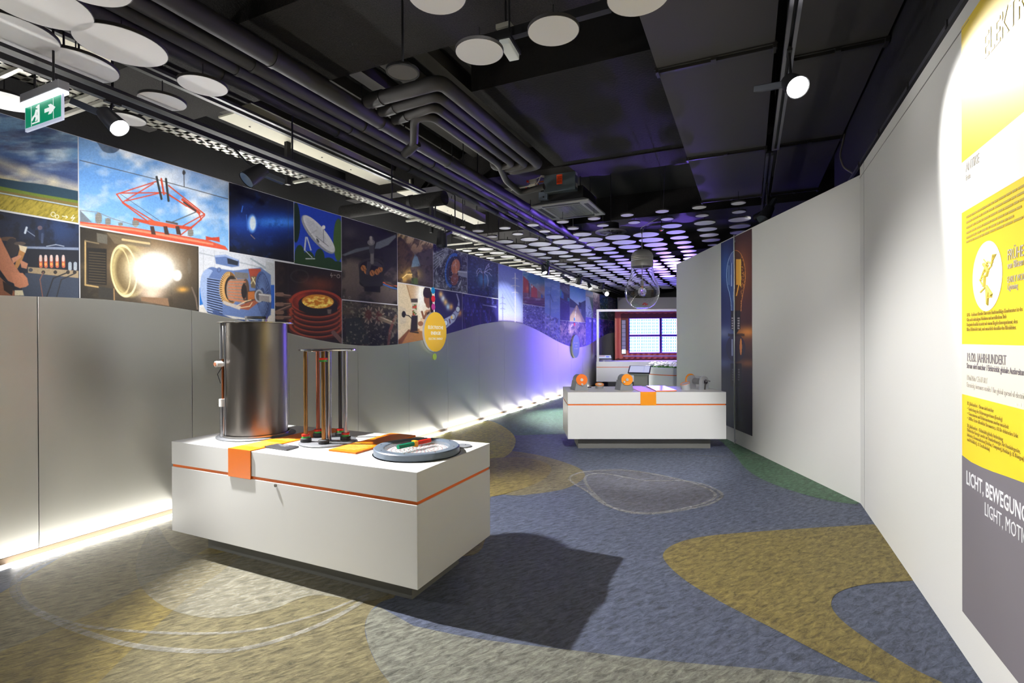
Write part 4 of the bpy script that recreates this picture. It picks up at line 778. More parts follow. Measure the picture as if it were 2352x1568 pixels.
# right-hand track under the dark panels
t = thing('lighting_track', (0.26, 3, 3.5), 'silver edged lighting track between the dark ceiling panels', 'track')
TRS = mat('track silver', rgb(120, 120, 128), 0.35, 0.8)
for ya, yb, x in ((-3.5, 6.1, 0.262), (6.25, 9.5, 0.215)):
    MB().box((x-.035, ya, 3.50), (x-.012, yb, 3.535)).build('rail_edge', TRS, t); MB().box((x+.012, ya, 3.50), (x+.035, yb, 3.535)).build('rail_edge', TRS, t); MB().box((x-.035, ya, 3.53), (x+.035, yb, 3.55)).build('rail_back', BLACKM, t)
    MB().box((x-.012, yb-.05, 3.502), (x+.012, yb, 3.53)).build('end_cap', TRS, t)
for y in (-2, 0.5, 2.2, 4.1, 5.9, 7.4, 9): MB().cyl((0.26, y, 3.55), (0.26, y, 4.5), 0.009, n=6).build('hanger_rod', BLACKM, t)
t = thing('wall_top_rail', (0.945, 3, 3.08), 'dark double rail running along the top of the right wall', 'rail')
MB().box((0.925, -3.5, 3.09), (0.94, 6.3, 3.12)).build('rail', TRS, t); MB().box((0.955, -3.5, 3.12), (0.968, 6.3, 3.15)).build('rail', TRS, t); MB().box((0.922, -3.5, 3.055), (0.985, 6.3, 3.088)).build('carrier', BLACKM, t)
for y in (2.6, 3.3, 4.0, 4.8, 5.6): MB().box((0.918, y, 3.085), (0.97, y+.02, 3.125)).build('clip', BLACKM, t)
o = MB().tube(fillet([(0.93, 5.95, 3.12), (0.86, 6.0, 3.2), (0.84, 6.1, 3.35), (0.9, 6.2, 3.6)], .1), 0.008, 8).build('loose_cable', mat('cable grey', rgb(110, 105, 98), 0.5)); tag(o, 'loose grey cable hanging at the end of the right wall rail', 'cable')

# ---- dark acoustic ceiling panels
PAN = mat('dark ceiling panel', rgb(56, 54, 52), 0.75, bump=0.05, bscale=120)
FRM = mat('panel frame dark', rgb(44, 42, 38), 0.45, 0.3)
yb = [0.2, 2.2, 4.53, 6.88, 9.1]
for i, (x0, x1, side) in enumerate(((-0.70, 0.19, 'left'), (0.33, 0.965, 'right'))):
    for k in range(4):
        dy = 0.28 if (i == 1 and k < 3) else 0; dy1 = 0.28 if (i == 1 and k+1 < 3) else 0
        ya, yc = yb[k]+dy, yb[k+1]+dy1
        t = thing('ceiling_panel', ((x0+x1)/2, (ya+yc)/2, 3.8), f'dark grey ceiling panel {side} of the track, {ORD[k]} from the camera', 'ceiling panel', 'dark ceiling panels')
        MB().box((x0, ya+.02, 3.80), (x1, yc-.02, 3.83)).build('board', PAN, t)
        MB().box((x0-.02, yc-.035, 3.775), (x1+.02, yc-.002, 3.80)).build('end_rail', FRM, t); MB().box((x0-.02, yc-.075, 3.79), (x1+.02, yc-.06, 3.80)).build('end_rail', FRM, t)
        for x in (x0, x1): MB().box((x-.012, yc-.08, 3.76), (x+.012, yc+.02, 3.81)).build('corner_clip', FRM, t); MB().cyl((x, yc-.02, 3.8), (x, yc-.02, 4.5), .008, n=6).build('hanger_rod', BLACKM, t)
        MB().box(((x0+x1)/2-.02, yc-.07, 3.77), ((x0+x1)/2+.02, yc+.0, 3.80)).build('middle_clip', FRM, t)

# ---- pipes
PIPE = mat('black pipe insulation', rgb(50, 48, 47), 0.6, bump=0.15, bscale=30)
for n_, (x, r, l) in enumerate(((-3.50, .078, 'thickest black pipe of the long bundle over the room'), (-3.735, .062, 'second black pipe of the long bundle, next to the thickest'), (-3.92, .052, 'third black pipe of the long bundle, towards the mural'), (-4.11, .055, 'black pipe of the long bundle nearest the mural'))):
    t = thing('ceiling_pipe', (x, 4, 3.8), l, 'pipe', 'long ceiling pipes')
    MB().tube([(x, -4.0, 3.8), (x, 12.5, 3.8)], r, 18).build('pipe', PIPE, t, smooth=40)
    for y in (0.9, 2.95, 4.3, 5.6, 8.2): MB().cyl((x, y-.02, 3.8), (x, y+.02, 3.8), r+.006, n=18).build('joint_band', mat('pipe tape', rgb(40, 39, 38), 0.5), t, smooth=40)
    for y in (0.2, 2.3, 4.7, 6.4): MB().cyl((x, y, 3.8+r), (x, y, 4.5), .007, n=6).build('hanger_rod', BLACKM, t)
for n_, (pts, r, l) in enumerate((([(-3.41, 3.98, 3.86), (-2.48, 3.86, 3.8), (-2.48, 6.22, 3.8), (-2.95, 6.30, 3.8), (-2.98, 6.30, 4.2)], .066, 'outermost bent pipe branching off the bundle'), ([(-3.41, 4.18, 3.84), (-2.64, 4.06, 3.8), (-2.64, 6.15, 3.8), (-3.0, 6.2, 3.8), (-3.02, 6.2, 4.2)], .052, 'second bent pipe inside the outermost branch'),
     ([(-3.41, 4.40, 3.84), (-2.79, 4.24, 3.8), (-2.79, 6.06, 3.8), (-3.1, 6.1, 3.8), (-3.1, 6.1, 4.2)], .048, 'third bent pipe inside the branch'), ([(-3.45, 4.62, 3.55), (-3.3, 4.6, 3.62), (-3.12, 4.36, 3.8), (-2.94, 4.42, 3.8), (-2.96, 6.0, 3.8), (-3.1, 6.5, 3.75), (-3.12, 7.05, 3.72), (-2.72, 7.0, 3.75)], .045, 'innermost bent pipe leading on to the air conditioner'))):
    t = thing('branch_pipe', pts[0], l, 'pipe', 'bent branch pipes')
    MB().tube(fillet(pts, .1), r, 16).build('pipe', PIPE, t, smooth=40)
    p0_ = np.array(pts[0]); d_ = np.array(pts[1])-p0_; d_ /= np.linalg.norm(d_); MB().cyl(p0_+d_*.05, p0_+d_*.22, r+.008, n=16).build('sleeve', mat('pipe tape', rgb(40, 39, 38), 0.5), t, smooth=40)
# pale beam with cut-outs above the mural
t = thing('ceiling_channel', (-5.2, 4, 4.0), 'pale steel channel high above the mural, broken by dark ducts', 'channel')
PALE = mat('pale channel', rgb(206, 202, 182), 0.6)
for ya, yc in ((-1.0, 2.62), (3.78, 6.5), (6.95, 9.6)):
    MB().box((-5.34, ya, 3.98), (-5.06, yc, 4.0)).build('flange', PALE, t); MB().box((-5.09, ya, 4.0), (-5.06, yc, 4.16)).build('web', PALE, t)
    for k in range(int((yc-ya)/0.55)):
        MB().cyl((-5.22, ya+.3+k*.55, 3.974), (-5.22, ya+.3+k*.55, 3.981), .012, n=10).build('bolt', CHROME, t)
    for k in range(max(1, int((yc-ya)/1.6))): MB().box((-5.24, ya+.8+k*1.6, 3.45), (-5.19, ya+.86+k*1.6, 3.98)).build('bracket', BLACKM, t)
o = MB().box((-4.95, -1, 3.92), (-4.9, 7, 3.96)).build('cable_duct', mat('cable duct grey', rgb(96, 96, 96), 0.4, 0.5)); MB().box((-4.83, -1, 3.92), (-4.79, 7, 3.95)).build('second_duct', MATS['cable duct grey'], o); tag(o, 'thin grey cable duct running beside the pale channel', 'cable duct')
# cross duct under the pipes far left
o = MB().tube([(-6.3, 6.72, 3.7), (-4.25, 6.72, 3.7)], 0.11, 18).build('cross_duct', SPRAY, None, smooth=40); MB().cyl((-4.9, 6.72, 3.7), (-4.84, 6.72, 3.7), .118, n=18).build('duct_band', BLACKM, o, smooth=40); MB().cyl((-4.42, 6.72, 3.64), (-4.36, 6.6, 3.34), .012, n=8).build('brace', TRS, o); tag(o, 'dark sprayed duct crossing above the mural near the pipes', 'duct')
# dark sprayed round plate between the discs
o = thing('round_ceiling_plate', (-2.12, 2.83, 3.31), 'unlit dark round plate hanging among pipes and white discs', 'ceiling plate')
MB().lathe([(.0005, 0), (.10, 0), (.102, .004), (.0005, .004)], (-2.12, 2.83, 3.312), 36).build('plate', mat('dull grey plate', rgb(70, 68, 64), .6), o, smooth=40); MB().ring((-2.12, 2.83, 3.31), .100, .112, 0, .02, 36).build('rim', BLACKM, o, smooth=40); MB().cyl((-2.12, 2.83, 3.315), (-2.12, 2.83, 3.8), .008, n=8).build('hanger_rod', BLACKM, o)
# emergency lamp with clear cover
q = atz(1170, 122, 3.36); t = thing('emergency_lamp', q, 'small clear covered emergency lamp beside a white ceiling disc', 'lamp')
MB().obox(q+np.array([0, 0, .02]), ((1, 0.1, 0), (-.1, 1, 0), ZV), (.035, .10, .02)).build('cover', mat('frosted cover', rgb(200, 204, 200), .25, spec=.6, emit=(.8, .85, .8), estr=.12), t, bevel=.006); MB().obox(q+np.array([0, 0, .05]), ((1, 0.1, 0), (-.1, 1, 0), ZV), (.045, .11, .012)).build('base', BLACKM, t); MB().cyl(q+np.array([0, 0, .06]), q+np.array([0, 0, 1.0]), .006, n=6).build('hanger_rod', BLACKM, t)
t = thing('cross_bar', (-1.2, 3.05, 3.5), 'black square tube running between two white discs near the top', 'bar'); MB().box((-1.75, 3.02, 3.48), (-0.75, 3.07, 3.54)).build('tube', BLACKM, t); MB().box((-1.5, 3.0, 3.54), (-1.4, 3.09, 3.57)).build('clamp', LIGHTM, t); MB().cyl((-1.45, 3.045, 3.57), (-1.45, 3.045, 4.0), .008, n=6).build('hanger_rod', BLACKM, t)

# ---- air conditioner
t = thing('air_conditioner', (-2.6, 7.75, 3.55), 'ceiling cassette air conditioner with an orange warning label', 'air conditioner')
ACW = mat('cassette panel', rgb(128, 128, 128), 0.5); ACD = mat('cassette slot dark', rgb(14, 14, 18), .6); GALV = mat('galvanised blue grey', rgb(104, 116, 124), 0.4, 0.5)
x0, x1, y0, y1 = -3.05, -2.13, 7.28, 8.26
MB().prism([(x0, y0), (x1, y0), (x1, y1), (x0, y1)], 3.55, 3.575).build('panel', ACW, t, bevel=.008)
MB().add([(x0, y0, 3.575), (x1, y0, 3.575), (x1, y1, 3.575), (x0, y1, 3.575), (x0+.1, y0+.1, 3.63), (x1-.1, y0+.1, 3.63), (x1-.1, y1-.1, 3.63), (x0+.1, y1-.1, 3.63)], [(0, 1, 5, 4), (1, 2, 6, 5), (2, 3, 7, 6), (3, 0, 4, 7)]).build('shoulder', ACW, t)
for bx in (((x0+.16, y0+.055), (x1-.16, y0+.12)), ((x0+.16, y1-.12), (x1-.16, y1-.055)), ((x0+.055, y0+.16), (x0+.12, y1-.16)), ((x1-.12, y0+.16), (x1-.055, y1-.16))): MB().box((*bx[0], 3.547), (*bx[1], 3.556)).build('air_slot', ACD, t)
MB().box((x0+.17, y0+.17, 3.548), (x1-.17, y1-.17, 3.556)).build('grille_back', ACD, t)
for k in range(24): xx = x0+.18+k*(x1-x0-.36)/23; MB().box((xx-.006, y0+.17, 3.540), (xx+.006, y1-.17, 3.549)).build('grille_slat', ACW, t)
MB().box((x0+.12, y0+.12, 3.60), (x1-.12, y1-.12, 3.82)).build('housing', mat('housing dark', rgb(40, 40, 42), .5, .4), t)
bx = MB().box((-2.83, 7.27, 3.74), (-2.33, 7.40, 4.06)).build('control_box', GALV, t, bevel=.004)
MB().box((-2.62, 7.266, 3.84), (-2.53, 7.2702, 3.985)).build('warning_label', mat('warning orange', rgb(236, 74, 20), .6), bx)
for zz in (3.95, 3.925, 3.91, 3.89, 3.875, 3.86): dashes(1, .075, .012, (-2.613, 7.2658, zz), (1, 0, 0), (0, 0, 1), mat('label dark red', rgb(140, 40, 14), .6), bx)
MB().box((-2.329, 7.29, 3.78), (-2.326, 7.38, 3.84)).build('side_plate', LIGHTM, bx); MB().box((-2.329, 7.29, 3.96), (-2.326, 7.38, 4.03)).build('side_plate', LIGHTM, bx)
MB().box((-2.94, 7.34, 3.66), (-2.80, 7.40, 3.78)).build('valve_plate', mat('plate blue grey', rgb(120, 132, 150), .4, .4), t); MB().cyl((-2.86, 7.335, 3.70), (-2.86, 7.341, 3.70), .012, n=12).build('hole', ACD, t)
for zz, xx in ((3.93, -2.99), (3.86, -3.0)): MB().obox((xx, 7.24, zz), ((1, 0, .08), (0, 1, 0), (-.08, 0, 1)), (.055, .03, .028)).build('actuator', mat('off white plastic', rgb(206, 200, 184), .5), t, bevel=.008)
for q, zz in (((-3.07, 7.22), 3.93), ((-3.09, 7.22), 3.82)): MB().cyl((q[0], q[1]-.02, zz), (q[0], q[1]+.01, zz), .018, n=14).build('valve_cap', RED, t)
COPPER = mat('copper pipe', rgb(196, 112, 66), .3, .9)
MB().tube(fillet([(-3.05, 7.26, 3.93), (-2.93, 7.27, 3.9), (-2.9, 7.28, 3.83), (-2.83, 7.3, 3.82)], .04), .011, 8).build('copper_pipe', COPPER, t, smooth=40); MB().tube([(-2.93, 7.27, 3.92), (-2.84, 7.3, 3.925)], .011, 8).build('copper_pipe', COPPER, t, smooth=40)
for z1, z2 in ((3.95, 3.98), (3.87, 4.0)): MB().tube(fillet([(-2.96, 7.23, z1), (-2.9, 7.22, z1+.02), (-2.86, 7.23, z2), (-2.82, 7.27, z2)], .04), .007, 8).build('white_cable', mat('off white plastic', rgb(206, 200, 184), .5), t, smooth=40)
MB().tube([(-3.35, 7.2, 3.83), (-3.2, 7.2, 3.845), (-3.05, 7.22, 3.86)], .008, 8).build('white_cable', MATS['off white plastic'], t, smooth=40)
for xx, yy in ((x0+.2, y0+.2), (x1-.2, y0+.25), (x1-.2, y1-.2), (x0+.2, y1-.2)): MB().cyl((xx, yy, 3.8), (xx, yy, 4.5), .008, n=6).build('hanger_rod', BLACKM, t)
# ---- round swirl vent
q = atz(1218*1.0/3.178+1020, 420+362/3.178, 3.40); t = thing('swirl_vent', q, 'round slatted ceiling vent among the far discs', 'vent')
VM = mat('vent grey', rgb(150, 150, 160), .5)
MB().ring(q, .20, .275, 0, .02, 40).build('rim', VM, t, smooth=40); MB().cyl(q+np.array([0, 0, .012]), q+np.array([0, 0, .03]), .205, n=40).build('back', ACD, t); MB().cyl(q, q+np.array([0, 0, .02]), .025, n=16).build('hub', LIGHTM, t)
for k in range(12):
    a = k*math.pi/6+.2; d = np.array([math.cos(a), math.sin(a), 0]); MB().obox(q+d*.11+np.array([0, 0, .006]), (d, np.cross(ZV, d), ZV), (.095, .008, .006)).build('blade', VM, t)
MB().cyl(q+np.array([0, 0, .03]), q+np.array([0, 0, .16]), .14, n=24).build('duct_neck', BLACK, t, smooth=40); MB().cyl(q+np.array([0, 0, .16]), q+np.array([0, 0, 1.09]), .006, n=6).build('hanger_rod', BLACKM, t)
# second cassette farther back among the discs
q = atz(1520, 645, 3.66); t = thing('air_conditioner', q, 'second ceiling cassette far back, violet lit, behind the glass bulb', 'air conditioner')
MB().obox(q+np.array([0, 0, .012]), ((1, 0, 0), (0, 1, 0), ZV), (.46, .46, .012)).build('panel', ACW, t, bevel=.005)
for k in range(12): MB().box((q[0]-.25+k*.045, q[1]-.26, q[2]-.008), (q[0]-.235+k*.045, q[1]+.26, q[2]+.002)).build('grille_slat', ACD, t)
MB().box((q[0]-.36, q[1]-.36, q[2]+.024), (q[0]+.36, q[1]+.36, 4.5)).build('housing', MATS['housing dark'], t)
# small smoke detectors
for (px, py), l in (((1519, 530), 'small red lit smoke detector right of the bulb cord'), ((1063, 525), 'tiny red lit sensor above the cable tray')):
    q = atz(px, py, 3.38); t = thing('smoke_detector', q, l, 'detector'); MB().lathe([(.0005, 0), (.03, .002), (.045, .02), (.045, .03), (.0005, .03)], q, 20).build('shell', LIGHTM, t, smooth=40); MB().cyl(q+np.array([0, -.02, -.004]), q+np.array([0, -.02, .004]), .008, n=10).build('indicator', emis('red indicator', (1, .05, .02), 3), t); MB().cyl(q+np.array([0, 0, .03]), q+np.array([0, 0, 1.0]), .006, n=6).build('hanger_rod', BLACKM, t)

# ---- spotlights (each lamp carries its own light)
SPOTB = mat('spot housing black', rgb(38, 38, 42), .35, .2); SPOTG = mat('spot driver anthracite', rgb(58, 62, 70), .35, .4)
def spotlight(lens, aim, top, label, energy=0, cone=50, blend=.4, lit=None, col=(1, .99, .98), drv=None, rad=.055, leng=.17, lensE=30):
    lens, aim, top = np.array(lens, float), np.array(aim, float), np.array(top, float)
    d = aim-lens; d /= np.linalg.norm(d); t = thing('track_spotlight', top, label, 'spotlight', 'track spotlights')
    back = lens-d*leng; j = lens-d*leng*.75
    MB().cyl(back, lens-d*.012, rad*.8, rad, n=24).build('head', SPOTB, t, smooth=40); MB().cyl(lens-d*.012, lens, rad, rad, n=24, caps=False).build('bezel', SPOTB, t, smooth=40)
    MB().cyl(lens-d*.010, lens-d*.004, rad*.93, n=24).build('lens', emis('spot lens lit', (1, .98, .95), lensE) if (lit or energy) else mat('spot lens dark', rgb(40, 40, 44), .1), t)
    sd = np.cross(d, ZV); sd /= np.linalg.norm(sd)
    dd = np.array(drv if drv is not None else -d, float); dd /= np.linalg.norm(dd); c = j+dd*.12
    u2 = np.cross(dd, sd); u2 /= np.linalg.norm(u2)
    MB().obox(c, (dd, sd, u2), (.10, .03, .022)).build('driver_box', SPOTG, t, bevel=.004)
    MB().tube([j, (j[0]*.5+top[0]*.5, j[1]*.5+top[1]*.5, j[2]+.4*(top[2]-j[2])), top], .009, 8).build('stem', BLACKM, t); MB().obox(top, ((1, 0, 0), (0, 1, 0), ZV), (.016, .05, .014)).build('track_adapter', BLACKM, t)
    if energy:
        L = bpy.data.lights.new('spot_lamp', 'SPOT'); L.energy = energy; L.spot_size = math.radians(cone); L.spot_blend = blend; L.shadow_soft_size = .03; L.color = col
        o = bpy.data.objects.new('spot_lamp', L); COL.objects.link(o); pos = lens+d*.02
        o.matrix_basis = Matrix.Translation(Vector(pos)) @ Vector(-d).to_track_quat('Z', 'Y').to_matrix().to_4x4()
        o.parent = t; o.matrix_parent_inverse = t.matrix_basis.inverted()
    return t
# visible ones
spotlight((-3.93, 2.06, 2.97), (-1.2, 2.9, .3), track_pt(2.1), 'lit spotlight over the mural near the exit sign', E_TABLE, 78, .5, drv=(-.75, -.55, .38), rad=.062)
spotlight((0.30, 3.86, 3.16), (0.92, 2.0, 1.62), (0.262, 4.05, 3.5), 'lit spotlight under the dark panels aimed at the yellow poster', E_POSTER, 60, .35, drv=(-.9, .3, .15), rad=.07)
q = atx(540, 385, -4.05); spotlight(q+np.array([.06, .06, -.10]), q+np.array([-.3, -1.0, -1.0])*3, track_pt(q[1]+.03), 'unlit looking spotlight above the blue engine print', 0, drv=(.3, .9, -.2), rad=.075, leng=.2)
q = atx(1012, 545, -4.28); spotlight(q+np.array([.0, .03, -.13]), q+np.array([.05, -.1, -1.0])*2, track_pt(q[1]), 'spotlight with square driver above the dam print', 0, drv=(.2, 1, .5), rad=.085, leng=.22)
for px, py, l, lit in ((1252, 628, 'black spotlight above the container train print', 0), (1328, 650, 'small spotlight above the station print', 0), (1380, 662, 'black spotlight beside the lit one far back', 0), (1394, 675, 'brightly lit spotlight far back above the solar field print', 1)):
    zz = 3.02 if px < 1390 else 2.95; q = atx(px, py, -4.3); q = q if True else q
    spotlight(q, q+np.array([.8, -1.0, -.5]) if lit else q+np.array([-.5, .6, -1.]), track_pt(q[1]+.05), l, 0, lit=lit, rad=.075 if lit else .09, leng=.22)
q = atz(1752, 505, 3.02); spotlight(q, q+np.array([-.5, -.6, -1]), (0.215, q[1]+.1, 3.5), 'black spotlight above the light bulb picture', 0, rad=.08, leng=.2)
# lamps on the two tracks behind or above the view: some make the pools on mural and second table, others are added fill
def tk(y): return (0.262, y, 3.5)
spotlight((0.2, 0.35, 2.6), (-4.5, 2.6, 2.2), tk(.4), 'track spotlight above the camera aimed at the pantograph print', E_MURAL*4.5, 24, .9)
spotlight((0.2, 2.05, 3.3), (-4.5, 6.3, 1.95), tk(2.05), 'track spotlight aimed at the woman with blender print', E_MURAL*2.6, 14, .7)
spotlight((0.2, 3.0, 3.3), (-4.5, 9.5, 2.2), tk(3.0), 'track spotlight aimed at the pylon print', E_MURAL*20, 7.5, .7)
spotlight((0.1, 8.4, 3.3), (-4.5, 14.1, 1.85), (0.215, 8.4, 3.5), 'track spotlight aimed at the far city print', E_MURAL*9, 8, .6)
for k, (ya, yt) in enumerate(((-.6, 1.2), (1.4, 4.4), (2.35, 7.6), (2.7, 11.2))): spotlight((0.2, ya, 3.3), (-4.5, yt, 2.25), tk(ya), f'added wide fill spotlight for the mural on the right track, {ORD[k]} from the rear', E_MURAL*(.45, 1.1, 2.0, 3.2)[k], (34, 34, 30, 22)[k], .9)  # unseen fill lamps, added to brighten the darker prints
spotlight((0.2, 1.75, 3.3), (-1.3, 6.4, .45), tk(1.75), 'track spotlight aimed at the second table', E_TABLE2*2.5, 29, .6)
spotlight((-2.2, -3.6, 3.0), (-3.0, 2.25, .5), (-2.2, -3.6, 3.9), 'added fill spotlight at the rear wall aimed at the front of the first table', E_FLOOR*.8, 24, .6)  # unseen lamp added to lift the front of the table
spotlight((-3.7, -1.2, 3.1), (-3.3, 1.0, 0), track_pt(-1.2), 'added fill spotlight on the mural track behind the camera', E_FLOOR*3.0, 60, .8)  # out of view, added as fill for the near left floor
spotlight((0.2, -1.6, 3.3), (.4, 1.6, 0), tk(-1.6), 'added fill spotlight behind the camera aimed at the floor on the right', E_FLOOR*.5, 60, .8)  # weak fill lamp added out of view
spotlight((-3.85, .95, 3.08), (0.92, 4.3, 2.2), track_pt(.95), 'added fill spotlight on the mural track beside the camera aimed at the right wall', 260, 40, .9)  # added out of view to lift the right wall
spotlight((-3.85, .3, 3.08), (.3, 6.9, 2.0), track_pt(.3), 'added fill spotlight on the mural track beside the camera aimed at the angled wall', 800, 25, .9)  # added out of view to lift the angled wall
spotlight((0.2, 1.2, 3.3), (-.65, 9.2, 1.9), tk(1.2), 'added fill spotlight above the camera grazing the far angled wall', 1300, 20, .9)  # second unseen lamp, added for the far part of that wall
q = track_pt(12.3); spotlight((q[0]+.15, 12.3, 3.0), (-2.9, 17.0, 1.5), q, 'added fill spotlight on the mural track aimed at the tiled roof display', 650, 56, .8)  # added to brighten the roof display and counter
for y, ya, w_ in ((10.7, 9.6, 'green'), (14.6, 13.6, 'far')):
    q = track_pt(y); spotlight((q[0]+.1, y, 3.0), (-2.7, ya, 0), q, f'added fill spotlight over the {w_} floor on the mural track', E_FLOOR*18.0, 54, .8)  # added so that light off the floor lifts the discs above
# tube lamps standing behind the mural wall, washing the discs above it
for k in range(6):
    y = 1.8+k*3.0; o = thing('tube_lamp', (-6.2, y, 2.7), f'white tube lamp hidden behind the mural wall, {ORD[k]} from the camera', 'lamp', 'tube lamps behind the mural wall')
    MB().cyl((-6.2, y-.75, 2.78), (-6.2, y+.75, 2.78), .016, n=10).build('tube', emis('tube white', (1, .98, .94), LED_BACK*3), o); MB().box((-6.25, y-.78, 2.70), (-6.15, y+.78, 2.76)).build('batten', LIGHTM, o); MB().cyl((-6.2, y, 0), (-6.2, y, 2.70), .02, n=8).build('post', BLACKM, o)

for k in range(4):  # further unseen tubes, added to brighten the discs over the mural
    y = 9.2+k*2.6; o = thing('tube_lamp', (-5.15, y, 2.4), f'added white tube lamp close behind the mural wall, {ORD[k]} from the camera', 'lamp', 'added tube lamps close behind the mural wall')
    MB().cyl((-5.15, y-.6, 2.48), (-5.15, y+.6, 2.48), .016, n=10).build('tube', emis('tube soft white', (1, .98, .94), LED_BACK*.45), o); MB().box((-5.2, y-.62, 2.40), (-5.1, y+.62, 2.46)).build('batten', LIGHTM, o); MB().cyl((-5.15, y, 0), (-5.15, y, 2.40), .02, n=8).build('post', BLACKM, o)
# ---- exit sign
EY = 1.685
c0, c1 = aty(62, 246, EY), aty(143, 222, EY); zt_, zb_ = aty(100, 235, EY)[2], aty(100, 283, EY)[2]
xa, xb = c0[0], c1[0]; t = thing('exit_sign', ((xa+xb)/2, EY, zt_), 'lit green exit sign with running man and arrow at upper left', 'exit sign')
MB().box((xa-.02, EY-.03, zt_+.03), (xb+.02, EY+.03, zt_+.085)).build('housing', mat('sign housing', rgb(150, 150, 156), .4), t, bevel=.006)
MB().box((xa-.015, EY-.027, zt_+.012), (xb+.015, EY+.027, zt_+.0295)).build('light_bar', emis('exit sign lamp', (.92, .95, 1), 6), t)
MB().box((xa-.01, EY-.006, zb_-.02), (xb+.01, EY+.006, zt_+.02)).build('acrylic_plate', mat('sign acrylic', rgb(200, 205, 220), .2, emit=(.7, .75, 1), estr=.5), t)
pl = MB().box((xa, EY-.0085, zb_), (xb, EY-.0065, zt_)).build('sign_face', mat('exit green', rgb(0, 132, 96), .4, emit=rgb(0, 140, 100), estr=.7), t)
ww, hh = xb-xa, zt_-zb_; WS = emis('pictogram white', (.95, 1, .97), 1.0)
def pict(poly): MB().oprism([(a*ww, b*hh) for a, b in poly], (xa, EY-.0088, zb_), (1, 0, 0), (0, 0, 1), .0008).build('pictogram', WS, pl)
pict([(.56, .42), (.56, .60), (.70, .60), (.66, .74), (.74, .74), (.86, .51), (.74, .28), (.66, .28), (.70, .42)])
pict([(.20, .08), (.42, .08), (.42, .92), (.36, .92), (.36, .14), (.20, .14)]); pict([(.27, .50), (.31, .74), (.37, .70), (.41, .56), (.38, .53), (.35, .62), (.34, .48), (.37, .36), (.33, .18), (.29, .18), (.31, .36), (.27, .40), (.21, .24), (.17, .27), (.22, .44)]); pict([(.33, .78), (.37, .78), (.38, .86), (.34, .88), (.31, .84)]); pict([(.175, .0), (.185, .0), (.185, 1), (.175, 1)]); pict([(.80, .0), (.81, .0), (.81, 1), (.80, 1)])
for x in (xa+.1, xb-.1): MB().cyl((x, EY, zt_+.085), (x, EY, 4.5), .007, n=6).build('hanger_rod', BLACKM, t)

# ================================================================== RIGHT WALL: poster and bulb picture
RX = 0.92
poster = thing('wall_poster', (RX-.003, 2.3, .2), 'tall yellow and grey poster with lettering on the right wall', 'poster')
PY0 = 3.092; PYE = 0.6
YELP = mat('poster yellow', rgb(242, 208, 40), .55); CREAM = mat('poster cream', rgb(226, 220, 200), .55); GREYP = mat('poster grey violet', rgb(118, 112, 118), .55)
def rx_quad(y0, z0, y1, z1, m, name, off): return MB().box((RX-off, min(y0, y1), z0), (RX-off+.0005, max(y0, y1), z1)).build(name, m, poster)
MB().box((RX-.003, PYE, .205), (RX-.0002, PY0, 2.968)).build('poster_sheet', YELP, poster)
rx_quad(PYE, 2.092, PY0, 2.328, mat('poster white', rgb(246, 244, 236), .55), 'white_band', .0036); rx_quad(PYE, 1.236, PY0, 1.472, CREAM, 'cream_band', .0036)
bnd = [atx(x, y, RX)[1:] for x, y in ((2212, 1045), (2233, 1061), (2258, 1073), (2283, 1083), (2315, 1094), (2352, 1107.6))]
low = [(PY0, bnd[0][1])] + [(float(a), float(b)) for a, b in bnd[1:]] + [(2.2, .99), (1.6, 1.05), (PYE, 1.02), (PYE, .205), (PY0, .205)]
MB().add([(RX-.0037, a, b) for a, b in low], [tuple(range(len(low)))]).build('grey_field', GREYP, poster)
TR, TU = (0, -1, 0), (0, 0, 1)
INK = mat('poster ink dark', rgb(120, 112, 116), .6); INKL = mat('poster ink pale', rgb(192, 184, 172), .6); WTX = mat('poster lettering white', rgb(232, 230, 232), .6); INKM = mat('poster ink olive', rgb(176, 152, 62), .6)
def ptext(s, px, py, size, m, bold=0, xs=.78, dz=0):
    q = atx(px, py, RX); return text(s, size, (RX-.0042, q[1], q[2]+dz), TR, TU, m, poster, 'LEFT', bold, xs)
ptext('LICHT, BEWEGUNG', 2222, 1110, .088, WTX, .014, .74); ptext('LIGHT, MOTION', 2264, 1182, .082, WTX, -.006, .72)
ptext('19./20. JAHRHUNDERT', 2223, 829, .056, INK, .008, .72); ptext('Strom wird nutzbar / Elektrizität globale Ausbreitung', 2223, 845, .036, INK, .006, .72)
ptext('19th/20th CENTURY', 2223, 872, .036, INKL, 0, .72); ptext('Electricity becomes usable / The global spread of electricity', 2223, 888, .033, INKL, 0, .72)
for s_, py in (('19. Jahrhundert – Strom wird nutzbar', 929), ('•  Entdeckung des Elektromagnetismus (Faraday)', 941), ('•  Generatoren und Elektromotoren wurden entwickelt', 952), ('•  1880er: Erste öffentliche Stromnetze, z. B. für elektrisches Licht', 963), ('20. Jahrhundert – Elektrizität globale Ausbreitung', 980), ('Elektrische Energie wurde zur Standardenergie. Für Haushaltsgeräte,', 990), ('Industrie, Kommunikation (Telefon, Computer), Medizin (z. B. Röntgen)', 1001), ('und Mobilität (z. B. Straßenbahn)', 1012)):
    ptext(s_, 2224, py, .0235, INKM, .008 if 'ahrhundert –' in s_ else 0, .78)
for s_, py in (('1746 – Leidener Flasche: Der erste funktionsfähige Kondensator ist das', 727), ('Glas mit beidseitigen Schichten und metallischem Stab', 738), ('Benjamin Franklin beweist mit einem Flugdrachenexperiment, dass', 749), ('Blitze Elektrizität sind, und entwickelt daraufhin den Blitzableiter.', 760)): ptext(s_, 2223, py, .0235, INKM, .004, .78)
